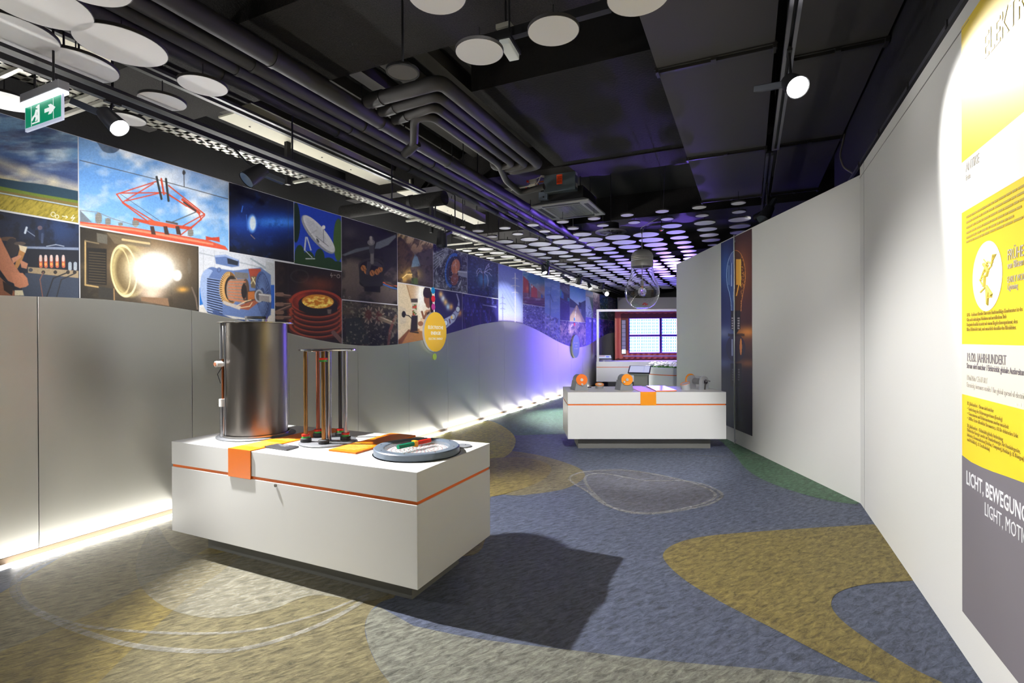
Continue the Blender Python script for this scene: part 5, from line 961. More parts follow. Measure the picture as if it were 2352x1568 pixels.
ptext('FRÜHE NEUZEIT', 2317, 598, .06, INKL, .004, .72); ptext('von Blitzen', 2317, 618, .04, INKL, .004, .72); ptext('EARLY MODERN', 2317, 650, .036, INKL, 0, .72); ptext('Lightning', 2317, 666, .033, INKL, 0, .72)
ptext('ANTIKE', 2221, 395, .06, INKL, 0, .72); ptext('Erste', 2221, 415, .036, INKL, 0, .72)
for py in (502, 514, 526, 538, 549, 559): q = atx(2222, py, RX); dashes(1, .62, .017, (RX-.0042, q[1], q[2]), TR, TU, INKM, poster)
ptext('ELEKTRISCHE', 2262, 138, .15, mat('poster title white', rgb(252, 250, 238), .6), .01, .72)
q = atx(2269, 634, RX); cyl_ = MB().cyl((RX-.0045, q[1], q[2]), (RX-.0038, q[1], q[2]), .148, n=48).build('round_portrait', mat('portrait white', rgb(244, 242, 232), .6), poster)
YL = mat('portrait yellow', rgb(236, 212, 90), .6)
for k in range(9):
    a = [(random.uniform(-.09, .09), random.uniform(-.12, .1))]
    for _ in range(4): a.append((a[-1][0]+random.uniform(-.05, .05), a[-1][1]+random.uniform(-.045, .045)))
    a = [(u, v) for u, v in a if u*u+v*v < .13**2]
    if len(a) > 2: MB().tube([(RX-.0048, q[1]-u, q[2]+v) for u, v in a], random.uniform(.003, .009), 6).build('sketch_stroke', YL, poster)
for k in range(12): MB().box((RX-.0042, 2.55-k*.014, 1.245), (RX-.0037, 2.556-k*.014, 1.252+.002*k+(.02 if k == 11 else 0))).build('tick_mark', CREAM if k % 2 else MATS['portrait white'], poster)

# bulb picture on the angled wall
AO = np.array([P0[0], P0[1], 0])
def onA(px, py):
    d = ray(px, py); n2 = np.array([dv[1], -dv[0]]); tt = (n2@P0)/(n2@d[:2]); return O3+d*tt
qa, qb = onA(1728, 770), onA(1657, 770); sa = np.dot(qa[:2]-P0, dv); sb = np.dot(qb[:2]-P0, dv); zb0, zt0 = onA(1730, 1002)[2], 2.972
nx, ny = 120, 480; U, V = np.meshgrid(np.linspace(0, 1, nx+1), np.linspace(0, 1, ny+1)); U, V = U.ravel(), V.ravel()
Sx = sb+(sa-sb)*U; Zz = zt0+(zb0-zt0)*V; Pw = np.stack([P0[0]+dv[0]*Sx-nv[0]*.003, P0[1]+dv[1]*Sx-nv[1]*.003, Zz], 1); d = Pw-O3; zc = d@FWD
p = Pic(W/2+F*(d@RGT)/zc, H/2-F*(d@UPV)/zc, U, V, (1640, 520, 3.133))
L = p.U < .445
p.grad(p.V, [(0, (30, 38, 92)), (.3, (34, 44, 100)), (.5, (44, 56, 110)), (.6, (40, 48, 90)), (.7, (34, 36, 66)), (1, (26, 28, 58))])
rt = np.stack([np.interp(p.V, [0, .2, .45, .5, .62, .75, 1], [v/255 for v in c]) for c in ((70, 104, 74, 130, 60, 40, 30), (42, 56, 44, 80, 40, 26, 22), (44, 42, 44, 50, 46, 40, 36))], 1); p.put(~L, rt)
x = p.x; y = p.y
p.put(L*np.exp(-(((x-80)/50)**2+((y-300)/160)**2)), (60, 110, 190), .75); p.put((~L)*np.exp(-(((x-200)/50)**2+((y-300)/160)**2)), (150, 84, 40), .8)
p.put(L*np.exp(-(((x-70)/70)**2+((y-765)/45)**2)), (150, 160, 200), .7); p.put((~L)*np.exp(-(((x-240)/70)**2+((y-760)/34)**2)), (236, 150, 60), .9); p.put(L*np.exp(-(((x-70)/70)**2+((y-985)/40)**2)), (110, 120, 170), .55); p.put((~L)*np.exp(-(((x-240)/70)**2+((y-985)/30)**2)), (190, 116, 60), .6)
ins = lambda cx, cy, rx, ry: ((x-cx)/rx)**2+((y-cy)/ry)**2 < 1
neck = (y > 440) & (y < 610) & (np.abs(x-160) < np.interp(y, [440, 540, 610], [58, 40, 36])); bul = ins(158, 350, 70, 180) | neck
p.put(bul & L, (52, 84, 150), .9); p.put(bul & ~L, (84, 46, 24), .95)
edge = (bul & ~(ins(158, 350, 65, 175) | ((y > 440) & (y < 606) & (np.abs(x-160) < np.interp(y, [440, 540, 610], [54, 36, 32])))))
p.put(edge & L, (170, 200, 236), .9); p.put(edge & ~L, (226, 140, 70), .9)
p.put((np.abs(x-126) < 3) & (y > 260) & (y < 430), (190, 210, 240)); p.put((np.abs(x-107) < 6) & (y > 280) & (y < 420), (120, 150, 200), .7); p.put(L & ins(140, 230, 30, 40), (120, 130, 190), .6)
p.put((~L) & (x > 158) & (x < 192) & (y > 235) & (y < 420), (240, 176, 60)); p.put((~L) & (np.abs(x-190) < 4) & (y > 235) & (y < 430), (255, 214, 90)); p.put((~L) & (np.abs(x-176+(y-430)*.22) < 4) & (y > 420) & (y < 500), (250, 180, 60))
n_ = fbm(x/7, y/7, 3); p.put((~L) & (x > 192) & (x < 224) & bul & (n_ > .58), (226, 150, 70), .8); p.put(L & ins(150, 500, 16, 60), (130, 150, 190), .6)
sock = (y > 605) & (y < 740) & (np.abs(x-156) < 34); p.put(sock, (22, 22, 34)); p.put((y > 730) & (y < 775) & (np.abs(x-156) < (780-y)*.6), (20, 20, 30))
for k in range(5): p.put((np.abs(y-660-k*18) < 5) & ((np.abs(x-132) < 5) | ((x > 168) & (x < 184))), (190, 180, 180), .9)
p.put(ins(156, 875, 70, 100), (44, 42, 66), .7); p.put((np.abs(x-131) < 5) & (np.abs(y-870) < 60), (170, 180, 214), .8); p.put(ins(193, 865, 8, 60), (240, 150, 80), .9); p.put((np.abs(y-780) < 10) & (np.abs(x-160) < 60), (30, 24, 30), .6)
p.put((y > 985) & (y < 1150) & (np.abs(x-158) < 40), (26, 24, 40), .8)
for k in range(5): p.put((np.abs(y-1030-k*18) < 5) & ((np.abs(x-135) < 4) | ((x > 172) & (x < 184))), (110, 104, 120), .8)
p.put((y > 1150) & (y < 1400) & (np.abs(x-156) < 20+(y-1150)*.12), (40, 44, 84), .35)
idx = np.arange((nx+1)*(ny+1)).reshape(ny+1, nx+1); qd = np.stack([idx[:-1, :-1], idx[1:, :-1], idx[1:, 1:], idx[:-1, 1:]], -1).reshape(-1, 4)
me = bpy.data.meshes.new('bulb_print'); me.from_pydata(Pw.tolist(), [], qd.tolist()); at_ = me.color_attributes.new('print', 'FLOAT_COLOR', 'POINT')
at_.data.foreach_set('color', np.concatenate([lin(np.clip(p.C, 0, 1)), np.ones((len(p.C), 1))], 1).ravel().astype(np.float32)); me.materials.append(print_mat())
o = bpy.data.objects.new('bulb_print', me); COL.objects.link(o); tag(o, 'tall print of a half blue, half orange light bulb on the angled wall', 'wall print')
q = onA(1690, 800); s_ = np.dot(q[:2]-P0, dv); b0 = np.array([P0[0]+dv[0]*s_-nv[0]*.02, P0[1]+dv[1]*s_-nv[1]*.02, 0])
o = MB().cyl(b0+np.array([0, 0, .0]), b0+np.array([0, 0, 2.99]), .009, n=12).build('wall_rod', mat('rod grey', rgb(168, 172, 168), .35, .6), None, smooth=40)
for z in (.05, 2.9): MB().obox(b0+np.array([-nv[0]*-.008, -nv[1]*-.008, z]), (DV3, np.array([*nv, 0]), ZV), (.012, .011, .012)).build('rod_clip', ALU, o)
tag(o, 'thin grey rod in front of the bulb print', 'rod')

# ================================================================== TABLES
ZT, ZB, ZO, IX, IY, TD = .791, .157, .631, .1545, .1616, .849
KEEP = {}
def table(org, ex, ey, w, label, strip, group='white exhibit tables'):
    """org = front left corner on the floor; ex along the front, ey into depth"""
    ex, ey = np.array(ex, float), np.array(ey, float); org = np.array([*org[:2], 0.])
    def P_(a, b, z): return org+ex*a+ey*b+np.array([0, 0, z])
    def B_(a0, a1, b0_, b1, z0, z1, name, m, par, bev=0): return MB().obox(P_((a0+a1)/2, (b0_+b1)/2, (z0+z1)/2), (ex, ey, ZV), ((a1-a0)/2, (b1-b0_)/2, (z1-z0)/2)).build(name, m, par, bevel=bev)
    t = thing('exhibit_table', org+ex*w/2+ey*TD/2, label, 'table', group)
    B_(IX, w-IX, IY, TD-IY, 0, ZB+.002, 'plinth', PLINTH, t)
    B_(0, w, 0, TD, ZB, ZO-.018, 'body', WHITE, t, .0025); B_(0, w, 0, TD, ZO, ZT, 'top_case', WHITE, t, .0025); B_(.006, w-.006, .006, TD-.006, ZO-.019, ZO+.001, 'orange_joint', ORANGE2, t)
    return t, P_, B_
t1, P1_, B1_ = table((-1.6179-2.1068, 2.269), (1, 0, 0), (0, 1, 0), 2.1068, 'white exhibit table in front with steel column and rod stand', None)
lk = P1_((atz(634, 1114, .5)[0]+1.6179+2.1068), -.002, aty(634, 1114, 2.269)[2]); lk[0] = aty(634, 1114, 2.269)[0]
o = MB().cyl(lk, lk+np.array([0, -.006, 0]), .011, n=18).build('lock', mat('lock nickel', rgb(150, 146, 138), .45, .6), t1, smooth=40); MB().box((lk[0]-.0015, lk[1]-.008, lk[2]-.006), (lk[0]+.0015, lk[1]-.0055, lk[2]+.006)).build('keyhole', BLACKM, o)
t2, P2_, B2_ = table((-2.2233, 6.575), EV, NV, 2.1245, 'white exhibit table farther back with cranks and wheels', None)

# ---- table 1: orange runner over the front edge
t = thing('orange_runner', (-3.01, 2.27, ZT), 'orange runner with fine print folded over the front table edge', 'runner')
x0, x1 = -3.118, -2.905
MB().add([(x0, 2.267, ZO-.02), (x1, 2.267, ZO-.02), (x1, 2.2615, ZO-.02), (x0, 2.2615, ZO-.02), (x0, 2.267, ZT+.001), (x1, 2.267, ZT+.001), (x1, 2.2615, ZT+.006), (x0, 2.2615, ZT+.006), (x0, 3.116, ZT+.001), (x1, 3.116, ZT+.001), (x1, 3.116, ZT+.006), (x0, 3.116, ZT+.006)],
   [(0, 1, 2, 3), (3, 2, 6, 7), (7, 6, 10, 11), (11, 10, 9, 8), (8, 9, 5, 4), (4, 5, 1, 0), (0, 3, 7, 4), (1, 5, 6, 2), (4, 7, 11, 8), (5, 9, 10, 6)]).build('strip', ORANGE, t, bevel=.001)
PTX = mat('runner print', rgb(250, 176, 90), .6)
for k in range(9): dashes(1, x1-x0-.03, .012, (x0+.012, 2.36+.019*k, ZT+.0062), (1, 0, 0), (0, 1, 0), PTX, t)
for k in range(6): dashes(1, x1-x0-.03, .012, (x0+.012, 2.60+.019*k, ZT+.0062), (1, 0, 0), (0, 1, 0), PTX, t)
# second orange plaque
t = thing('orange_plaque', (-2.34, 2.79, ZT), 'flat orange text plaque left of the round compass tray', 'plaque')
MB().prism([(-2.452, 2.476), (-2.226, 2.476), (-2.226, 3.11), (-2.452, 3.11)], ZT, ZT+.012).build('board', ORANGE, t, bevel=.002)
for k in range(10): dashes(1, .2, .012, (-2.44, 2.52+.02*k, ZT+.0123), (1, 0, 0), (0, 1, 0), PTX, t)
t = thing('black_plaque', (-2.81, 2.42, ZT), 'small black plaque between the runner and the rod stand', 'plaque'); MB().prism([(-2.918, 2.378), (-2.70, 2.366), (-2.712, 2.476), (-2.914, 2.476)], ZT, ZT+.012).build('board', mat('plaque black', rgb(52, 52, 56), .45), t, bevel=.001)
dashes(1, .10, .014, (-2.87, 2.445, ZT+.0123), (1, 0, 0), (0, 1, 0), mat('plaque print', rgb(150, 150, 152), .6), t); dashes(1, .06, .012, (-2.83, 2.425, ZT+.0123), (1, 0, 0), (0, 1, 0), MATS['plaque print'], t)
# ---- table 1: steel column
cx, cy = -3.375, 2.685
t = thing('steel_column', (cx, cy, ZT), 'tall stainless steel tube on a round base with slit at left', 'exhibit')
MB().lathe([(.0005, 0), (.268, 0), (.272, .003), (.272, .009), (.268, .012), (.0005, .012)], (cx, cy, ZT), 64).build('base_plate', mat('base grey', rgb(120, 122, 126), .4, .3), t, smooth=40)
MB().lathe([(.225, .012), (.232, .012), (.232, .026), (.225, .026)], (cx, cy, ZT), 64).build('foot_ring', STEEL, t, smooth=40)
va = math.atan2(-cy, -cx)     # towards the camera
slit = va-math.radians(78)
CT = 1.632-ZT
MB().lathe([(.215, .02), (.215, CT), (.211, CT), (.211, .02), (.215, .02)], (cx, cy, ZT), 96, slit+.13, slit+2*math.pi-.13).build('shell', mat('column steel', rgb(132, 126, 122), .33, 1.0, bump=.03, bscale=8, stretch=(8, 8, .3)), t, smooth=40)
for s_ in (.13, -.13):
    e_ = np.array([cx+.213*math.cos(slit+s_), cy+.213*math.sin(slit+s_)]); MB().cyl((*e_, ZT+.02), (*e_, ZT+CT), .009, n=14).build('slit_edge', ALU, t, smooth=40)
MB().lathe([(.0005, 0), (.255, 0), (.258, .002), (.258, .007), (.255, .009), (.0005, .009)], (cx, cy, ZT+CT), 64).build('top_plate', STEEL, t, smooth=40)
ix, iy = cx+.225*math.cos(slit), cy+.225*math.sin(slit)
MB().cyl((ix, iy, ZT+.012), (ix, iy, ZT+.27), .022, n=20).build('inner_tube', ALU, t, smooth=40); MB().cyl((ix, iy, ZT+.58), (ix, iy, ZT+CT), .019, n=20).build('inner_tube', ALU, t, smooth=40); MB().cyl((ix, iy, ZT+.27), (ix, iy, ZT+.58), .008, n=12).build('copper_core', mat('copper pipe', rgb(150, 90, 60), .3, .9), t, smooth=40)
cam_d = np.array([math.cos(va), math.sin(va), 0])
cl = MB().cyl((ix, iy, ZT+.545), np.array([ix, iy, ZT+.545])+np.array([math.cos(slit), math.sin(slit), 0])*.045+cam_d*.02, .021, n=20).build('coil', mat('coil white', rgb(238, 236, 232), .4), t, smooth=40); qd_ = np.array([ix, iy, ZT+.545])+np.array([math.cos(slit), math.sin(slit), 0])*.046+cam_d*.02; MB().cyl(qd_, qd_+np.array([math.cos(slit), math.sin(slit), 0])*.004+cam_d*.002, .014, n=18).build('coil_hole', mat('coil brown', rgb(150, 96, 70), .5), cl, smooth=40)
MB().cyl((ix, iy, ZT+.235), (ix, iy, ZT+.29), .026, n=20).build('white_collar', MATS['coil white'], t, smooth=40); MB().tube([(ix, iy, ZT+.53), (ix-.03, iy-.02, ZT+.47), (ix-.01, iy-.01, ZT+.40)], .003, 6).build('wire', BLACKM, t); MB().tube([(ix, iy, ZT+.26), (ix-.035, iy-.02, ZT+.25), (ix, iy, ZT+.235)], .003, 6).build('wire', BLACKM, t)
MB().lathe([(.07, 0), (.075, 0), (.075, .036), (.07, .036), (.07, 0)], (cx+.0, cy, ZT+CT+.009), 40).build('clear_cup', ACRYL, t, smooth=40); MB().lathe([(.0755, .030), (.079, .030), (.079, .044), (.0005, .044), (.0005, .038)], (cx, cy, ZT+CT+.009), 40).build('cup_lid', mat('smoke lid', rgb(36, 36, 40), .2), t, smooth=40)
# ---- table 1: rod stand
cx, cy = -2.668, 2.69; t = thing('rod_stand', (cx, cy, ZT), 'stand of five upright metal rods with red and green rings', 'exhibit')
MB().lathe([(.0005, 0), (.190, 0), (.194, .003), (.194, .010), (.190, .013), (.0005, .013)], (cx, cy, ZT), 64).build('base_plate', MATS['base grey'], t, smooth=40)
RTZ = 1.444; MB().lathe([(.0005, 0), (.186, 0), (.190, .003), (.190, .011), (.186, .014), (.0005, .014)], (cx, cy, RTZ-.014), 64).build('top_plate', CHROME, t, smooth=40)
MB().cyl((cx, cy, ZT+.013), (cx, cy, RTZ-.014), .024, n=28).build('centre_tube', mat('tube aluminium', rgb(150, 148, 152), .25, 1.0), t, smooth=40)
BRASS = mat('aged brass', rgb(132, 98, 56), .35, .8); COP = mat('aged copper', rgb(140, 86, 66), .38, .8); BLKR = mat('black rod', rgb(26, 26, 28), .35)
for px, py, m, up in ((702.7, 1012, BRASS, 0), (730.8, 1000, COP, 0), (743.7, 1016, BRASS, 1), (782, 998.6, BLKR, 0), (793.8, 1008, ALU, 0)):
    q = atz(px, py, ZT+.02); MB().cyl((q[0], q[1], ZT+.013), (q[0], q[1], RTZ-.014), .0135, n=18).build('rod', m, t, smooth=40)
    MB().lathe([(.016, 0), (.034, 0), (.036, .004), (.036, .024), (.032, .028), (.016, .028)], (q[0], q[1], ZT+.013), 24).build('rubber_foot', mat('rubber foot', rgb(52, 52, 54), .7), t, smooth=40)
    zr = RTZ-.085 if up else ZT+.041
    MB().lathe([(.015, 0), (.028, 0), (.028, .012), (.015, .012), (.015, 0)], (q[0], q[1], zr), 24).build('green_ring', LGREEN, t, smooth=40); MB().lathe([(.015, .012), (.028, .012), (.028, .026), (.015, .026), (.015, .012)], (q[0], q[1], zr), 24).build('red_ring', RED, t, smooth=40)
# ---- table 1: compass tray with needles and a bar magnet on it
cx, cy = -1.905, 2.672; t = thing('compass_tray', (cx, cy, ZT), 'round blue grey tray with many tiny needles under a clear cover', 'exhibit')
BG = mat('tray blue grey', rgb(98, 110, 124), .35); MB().lathe([(.205, .006), (.205, .040), (.212, .044), (.262, .044), (.268, .038), (.268, .006), (.262, .0), (.212, .0), (.205, .006)], (cx, cy, ZT), 72).build('rim', BG, t, smooth=40)
MB().lathe([(.0005, .0), (.272, .0), (.274, .003), (.0005, .004)], (cx, cy, ZT), 72).build('base_plate', ACRYL, t, smooth=40); MB().cyl((cx, cy, ZT+.006), (cx, cy, ZT+.018), .206, n=64).build('bed', mat('bed pale grey', rgb(186, 190, 190), .4), t)
nd_r = MB().box((-.006, -.0012, 0), (0, .0012, .002)).build('tmp', RED, None).data; nd_d = MB().box((0, -.0012, 0), (.006, .0012, .002)).build('tmp', DARKG, None).data
for o in [o for o in bpy.data.objects if o.name.startswith('tmp')]: bpy.data.objects.remove(o)
for ring in range(1, 8):
    nn = 6*ring+2
    for k in range(nn):
        a = 2*math.pi*k/nn; r_ = ring*.0265
        for me_ in (nd_r, nd_d):
            o = bpy.data.objects.new('needle', me_); COL.objects.link(o); o.parent = t; o.location = (r_*math.cos(a), r_*math.sin(a), .0205); o.rotation_euler = (0, 0, a+1.2+.4*math.sin(3*a))
MB().cyl((cx, cy, ZT+.034), (cx, cy, ZT+.038), .2045, n=64).build('clear_cover', mat('cover clear', rgb(220, 222, 226), .05, alpha=.10), t)
for k in range(8): a = k*math.pi/4+.3; MB().cyl((cx+.238*math.cos(a), cy+.238*math.sin(a), ZT+.043), (cx+.238*math.cos(a), cy+.238*math.sin(a), ZT+.0465), .005, n=10).build('screw', CHROME, t)
t = thing('bar_magnet', (-1.93, 2.665, ZT+.04), 'green and red bar magnet with orange grip on the compass tray', 'magnet')
ma, mb_ = np.array([-1.952, 2.540, ZT+.0565]), np.array([-1.893, 2.80, ZT+.0565]); md = (mb_-ma)/np.linalg.norm(mb_-ma)
MB().cyl(ma, ma+md*.125, .0145, n=8).build('green_half', GREEN, t); MB().cyl(ma+md*.148, mb_, .0145, n=8).build('red_half', RED, t); MB().obox(ma+md*.136, (md, np.cross(ZV, md), ZV), (.013, .019, .0185)).build('grip', mat('grip orange', rgb(250, 160, 20), .4), t, bevel=.003)
t = thing('metal_tab', (-1.73, 2.955, ZT), 'small rounded steel tab behind the compass tray', 'tab'); MB().cyl((-1.738, 2.945, ZT), (-1.738, 2.945, ZT+.008), .062, n=32).build('plate', GREY, t, smooth=40); MB().cyl((-1.725, 2.97, ZT+.008), (-1.725, 2.97, ZT+.010), .005, n=10).build('screw', CHROME, t)

# ---- table 2 things
def crank(a, b, label, knob, hot):
    t = thing('crank_wheel', P2_(a, b, ZT), label, 'exhibit', 'orange crank wheels')
    w_, dp = .096, .14; h_ = .245
    prof = [(-w_, 0), (w_, 0), (w_*.78, .10), (w_*.72, .14), (-w_*.72, .14), (-w_*.78, .10)]
    # wedge leaning back: front face polygon swept into depth
    vs = [P2_(a+u, b, ZT+v) for u, v in prof]+[P2_(a+u-.05, b+dp, ZT+v) for u, v in prof]
    n = len(prof); MB().add(vs, [tuple(range(n)), tuple(range(2*n-1, n-1, -1))]+[(i, (i+1) % n, n+(i+1) % n, n+i) for i in range(n)]).build('wedge', GREY, t, bevel=.004)
    c = P2_(a, b, ZT+.152); MB().cyl(c+NV*.004, c+NV*.13-EV*.045, .070, n=36).build('drum', GREY, t, smooth=40)
    MB().cyl(c-NV*.022, c+NV*.004, .0785, n=48).build('wheel', hot, t, smooth=40); MB().cyl(c-NV*.036, c-NV*.022, .020, n=24).build('hub_cap', mat('satin steel', rgb(190, 188, 186), .45, .6), t, smooth=40)
    k = c+EV*knob[0]+ZV*knob[1]; MB().cyl(k-NV*.055, k-NV*.022, .013, n=18).build('knob', MATS['satin steel'], t, smooth=40)
crank(.215, .235, 'orange crank wheel on grey wedge, leftmost on the second table', (.004, -.062), mat('wheel orange', rgb(240, 116, 10), .4)); crank(.845, .235, 'orange crank wheel on grey wedge beside the orange runner', (-.045, -.030), mat('wheel amber', rgb(250, 150, 16), .4))
t = thing('puck', P2_(.51, .55, ZT), 'round grey puck with orange rim and white diamond window', 'exhibit'); q = P2_(.51, .55, ZT); tl = np.array([*(-NV[:2]*.34), 1.]); tl /= np.linalg.norm(tl)
MB().cyl(q, q+ZV*.03+tl*.028, .060, n=36).build('body', GREY, t, smooth=40); c = q+ZV*.03+tl*.028; MB().cyl(c, c+tl*.006, .063, n=36).build('orange_rim', MATS['wheel amber'], t, smooth=40)
ex_, ey_ = EV, np.cross(tl, EV); MB().oprism([(-.045, 0), (0, -.03), (.045, 0), (0, .03)], c+tl*.0062, ex_, ey_, .002).build('window', mat('window white', rgb(238, 238, 240), .3), t)
t = thing('orange_runner', P2_(1.085, .0, ZT), 'orange runner folded over the front edge of the second table', 'runner')
vs = []
for b_, z_ in ((-.006, ZO-.018), (-.001, ZO-.018), (-.001, ZT+.001), (-.006, ZT+.006), (TD-.01, ZT+.001), (TD-.01, ZT+.006)):
    for a_ in (.979, 1.188): vs.append(P2_(a_, b_, z_))
MB().add(vs, [(0, 1, 3, 2), (0, 6, 7, 1), (2, 3, 5, 4), (6, 10, 11, 7), (4, 5, 9, 8), (8, 9, 11, 10), (0, 2, 4, 6), (4, 8, 10, 6), (1, 7, 5, 3), (5, 7, 11, 9)]).build('strip', mat('runner amber', rgb(250, 156, 14), .3), t)
t = thing('text_plaque', P2_(1.4, .45, ZT), 'flat glossy white plaque with orange edge right of the orange runner', 'plaque')
pl_ = [(1.205, .06), (1.50, .12), (1.52, .80), (1.255, .83)]; n = 4
MB().add([P2_(a, b, ZT) for a, b in pl_]+[P2_(a, b, ZT+.012) for a, b in pl_], [(3, 2, 1, 0), (4, 5, 6, 7), (0, 1, 5, 4), (1, 2, 6, 5), (2, 3, 7, 6), (3, 0, 4, 7)]).build('edge_board', ORANGE, t); MB().add([P2_(a, b, ZT+.0125) for a, b in pl_]+[P2_(a, b, ZT+.014) for a, b in pl_], [(3, 2, 1, 0), (4, 5, 6, 7), (0, 1, 5, 4), (1, 2, 6, 5), (2, 3, 7, 6), (3, 0, 4, 7)]).build('sheet', mat('plaque white', rgb(240, 236, 240), .15), t)
t = thing('slanted_cup', P2_(1.69, .32, ZT), 'small grey cylinder with slanted orange rimmed top', 'exhibit'); q = P2_(1.69, .32, ZT)
n = 36; vs = []
for k in range(n): a = 2*math.pi*k/n; vs.append(q+EV*.06*math.cos(a)+NV*.06*math.sin(a))
for k in range(n): a = 2*math.pi*k/n; vs.append(q+EV*(.062*math.cos(a)-.012)+NV*.06*math.sin(a)+ZV*(.088+.02*math.cos(a)+.01*math.sin(a)))
MB().add(vs, [tuple(range(n-1, -1, -1)), tuple(range(n, 2*n))]+[(i, (i+1) % n, n+(i+1) % n, n+i) for i in range(n)]).build('body', mat('cup grey', rgb(176, 178, 182), .35), t, smooth=40)
MB().tube([np.array(v)+ZV*.002 for v in vs[n:]+[vs[n], vs[n+1]]], .0035, 6).build('orange_rim', ORANGE, t)
t = thing('hand_generator', P2_(1.93, .40, ZT), 'clear drum generator with grey end plates, crank and orange disc', 'exhibit')
def arch(a, b0_, b1, m, name, r=.078, hc=.112, ax=None):
    prof = [(-r, 0), (r, 0)]+[(r*math.cos(x_), hc+r*math.sin(x_)) for x_ in np.linspace(0, math.pi, 17)]
    n = len(prof); GX, GY = gx, gy
    vs = [P2_(0, 0, 0)*0+g0+GX*u+GY*b0_+ZV*v for u, v in prof]+[g0+GX*u+GY*b1+ZV*v for u, v in prof]
    return MB().add(vs, [tuple(range(n)), tuple(range(2*n-1, n-1, -1))]+[(i, (i+1) % n, n+(i+1) % n, n+i) for i in range(n)]).build(name, m, t, smooth=40)
g0 = P2_(1.955, .345, ZT); _a = math.radians(24); gx = EV*math.cos(_a)-NV*math.sin(_a)*0+NV*math.sin(_a); gx /= np.linalg.norm(gx); gy = np.cross(ZV, gx)
arch(0, 0, .02, mat('cup grey', rgb(176, 178, 182), .35), 'front_plate'); arch(0, .25, .27, MATS['cup grey'], 'rear_plate'); arch(0, .021, .249, mat('drum clear', rgb(214, 216, 222), .08, alpha=.28), 'clear_drum', .072, .112)
MB().cyl(g0+gy*.27+ZV*.12, g0+gy*.285+ZV*.12, .088, n=40).build('orange_disc', MATS['wheel amber'], t, smooth=40); MB().cyl(g0-gy*.01+ZV*.108, g0+gy*.24+ZV*.108, .012, n=16).build('axle', CHROME, t, smooth=40); MB().cyl(g0+gy*.08+ZV*.108, g0+gy*.19+ZV*.108, .045, n=24).build('rotor', mat('rotor dark', rgb(90, 88, 86), .4, .5), t, smooth=40)
MB().cyl(g0-gy*.03+ZV*.108, g0+gy*.0+ZV*.108, .034, n=24).build('crank_hub', CHROME, t, smooth=40); MB().tube(fillet([g0-gy*.025+ZV*.108, g0-gy*.03+gx*.03+ZV*.125, g0-gy*.07+gx*.035+ZV*.120], .01), .008, 10).build('crank_handle', CHROME, t, smooth=40); MB().tube([g0-gy*.022+ZV*.09, g0-gy*.02-gx*.01+ZV*.0]+[], .012, 10).build('support_leg', mat('rotor dark', rgb(90, 88, 86), .4, .5), t, smooth=40)
o = thing('base_plate', P2_(1.77, .3, ZT), 'thin pale base plate under the cup on the second table', 'plate'); MB().obox(P2_(1.66, .33, ZT+.0), (EV, NV, ZV), (.0001, .0001, .0001)); bpy.data.objects.remove(o)
o = MB().tube([P2_(.40, .62, ZT+.01), P2_(.33, .66, ZT+.008), P2_(.26, .62, ZT+.008)], .006, 8).build('dark_cable', BLACKM); tag(o, 'short dark cable left of the puck on the second table', 'cable')

# ================================================================== GIANT LIGHT BULB
bc = atd(1475, 665, 8.0); bx_, by_ = bc[0], bc[1]; zbot = atd(1475, 709, 8)[2]; zk = lambda py: float(atd(1475, py, 8)[2])
t = thing('giant_light_bulb', (bx_, by_, zk(709)), 'giant clear glass light bulb with grey cap hanging over the second table', 'hanging bulb')
pxm = 8.0/F
prof_px = [(709, .5), (708.5, 8), (706, 18), (700, 27), (692, 33.5), (682, 37.5), (672, 39), (662, 38), (652, 35), (643, 31), (635, 27.5), (628, 26), (620, 25.2), (614, 24.0), (608, 23.6)]
MB().lathe([(r*pxm, zk(py)) for py, r in prof_px]+[((r-.9)*pxm, zk(py)+(.006 if i == len(prof_px)-1 else 0)) for i, (py, r) in reversed(list(enumerate([(min(py, 708.2), max(r, 1.4)) for py, r in prof_px])))], (bx_, by_, 0), 56).build('glass', GLASS, t, smooth=60)
CAPM = mat('bulb cap grey', rgb(186, 186, 184), .42, .35)
MB().lathe([(.5*pxm, zk(573)), (9*pxm, zk(573.3)), (16*pxm, zk(575.5)), (22*pxm, zk(581)), (24.5*pxm, zk(587)), (25*pxm, zk(590)), (24*pxm, zk(591.5)), (25*pxm, zk(593)), (24*pxm, zk(595)), (25*pxm, zk(597)), (24*pxm, zk(599)), (25*pxm, zk(601)), (24.8*pxm, zk(609)), (24.8*pxm, zk(612.5)), (24.2*pxm, zk(612.5)), (24.2*pxm, zk(604)), (.5*pxm, zk(603))], (bx_, by_, 0), 56).build('cap', CAPM, t, smooth=35)
MB().cyl((bx_, by_, zk(578)), (bx_, by_, zk(646)), .006, n=10).build('inner_cable', mat('cable white', rgb(230, 228, 224), .5), t); so = MB().lathe([(.0005, zk(643)), (.022, zk(645)), (.027, zk(648)), (.027, zk(656)), (.0005, zk(656))], (bx_, by_, 0), 20).build('lamp_socket', MATS['cable white'], t, smooth=40)
gb = MB().lathe([(.012, zk(656)), (.018, zk(658)), (.045, zk(661.5)), (.064, zk(668)), (.060, zk(674)), (.035, zk(679)), (.0005, zk(680.5))], (bx_, by_, 0), 28).build('small_bulb', GLASS, t, smooth=60)
MB().tube([(bx_, by_, zk(657)), (bx_+.008, by_, zk(665)), (bx_-.008, by_, zk(670)), (bx_+.004, by_, zk(674))], .003, 6).build('filament', mat('filament copper', rgb(190, 110, 60), .3, .8), t)
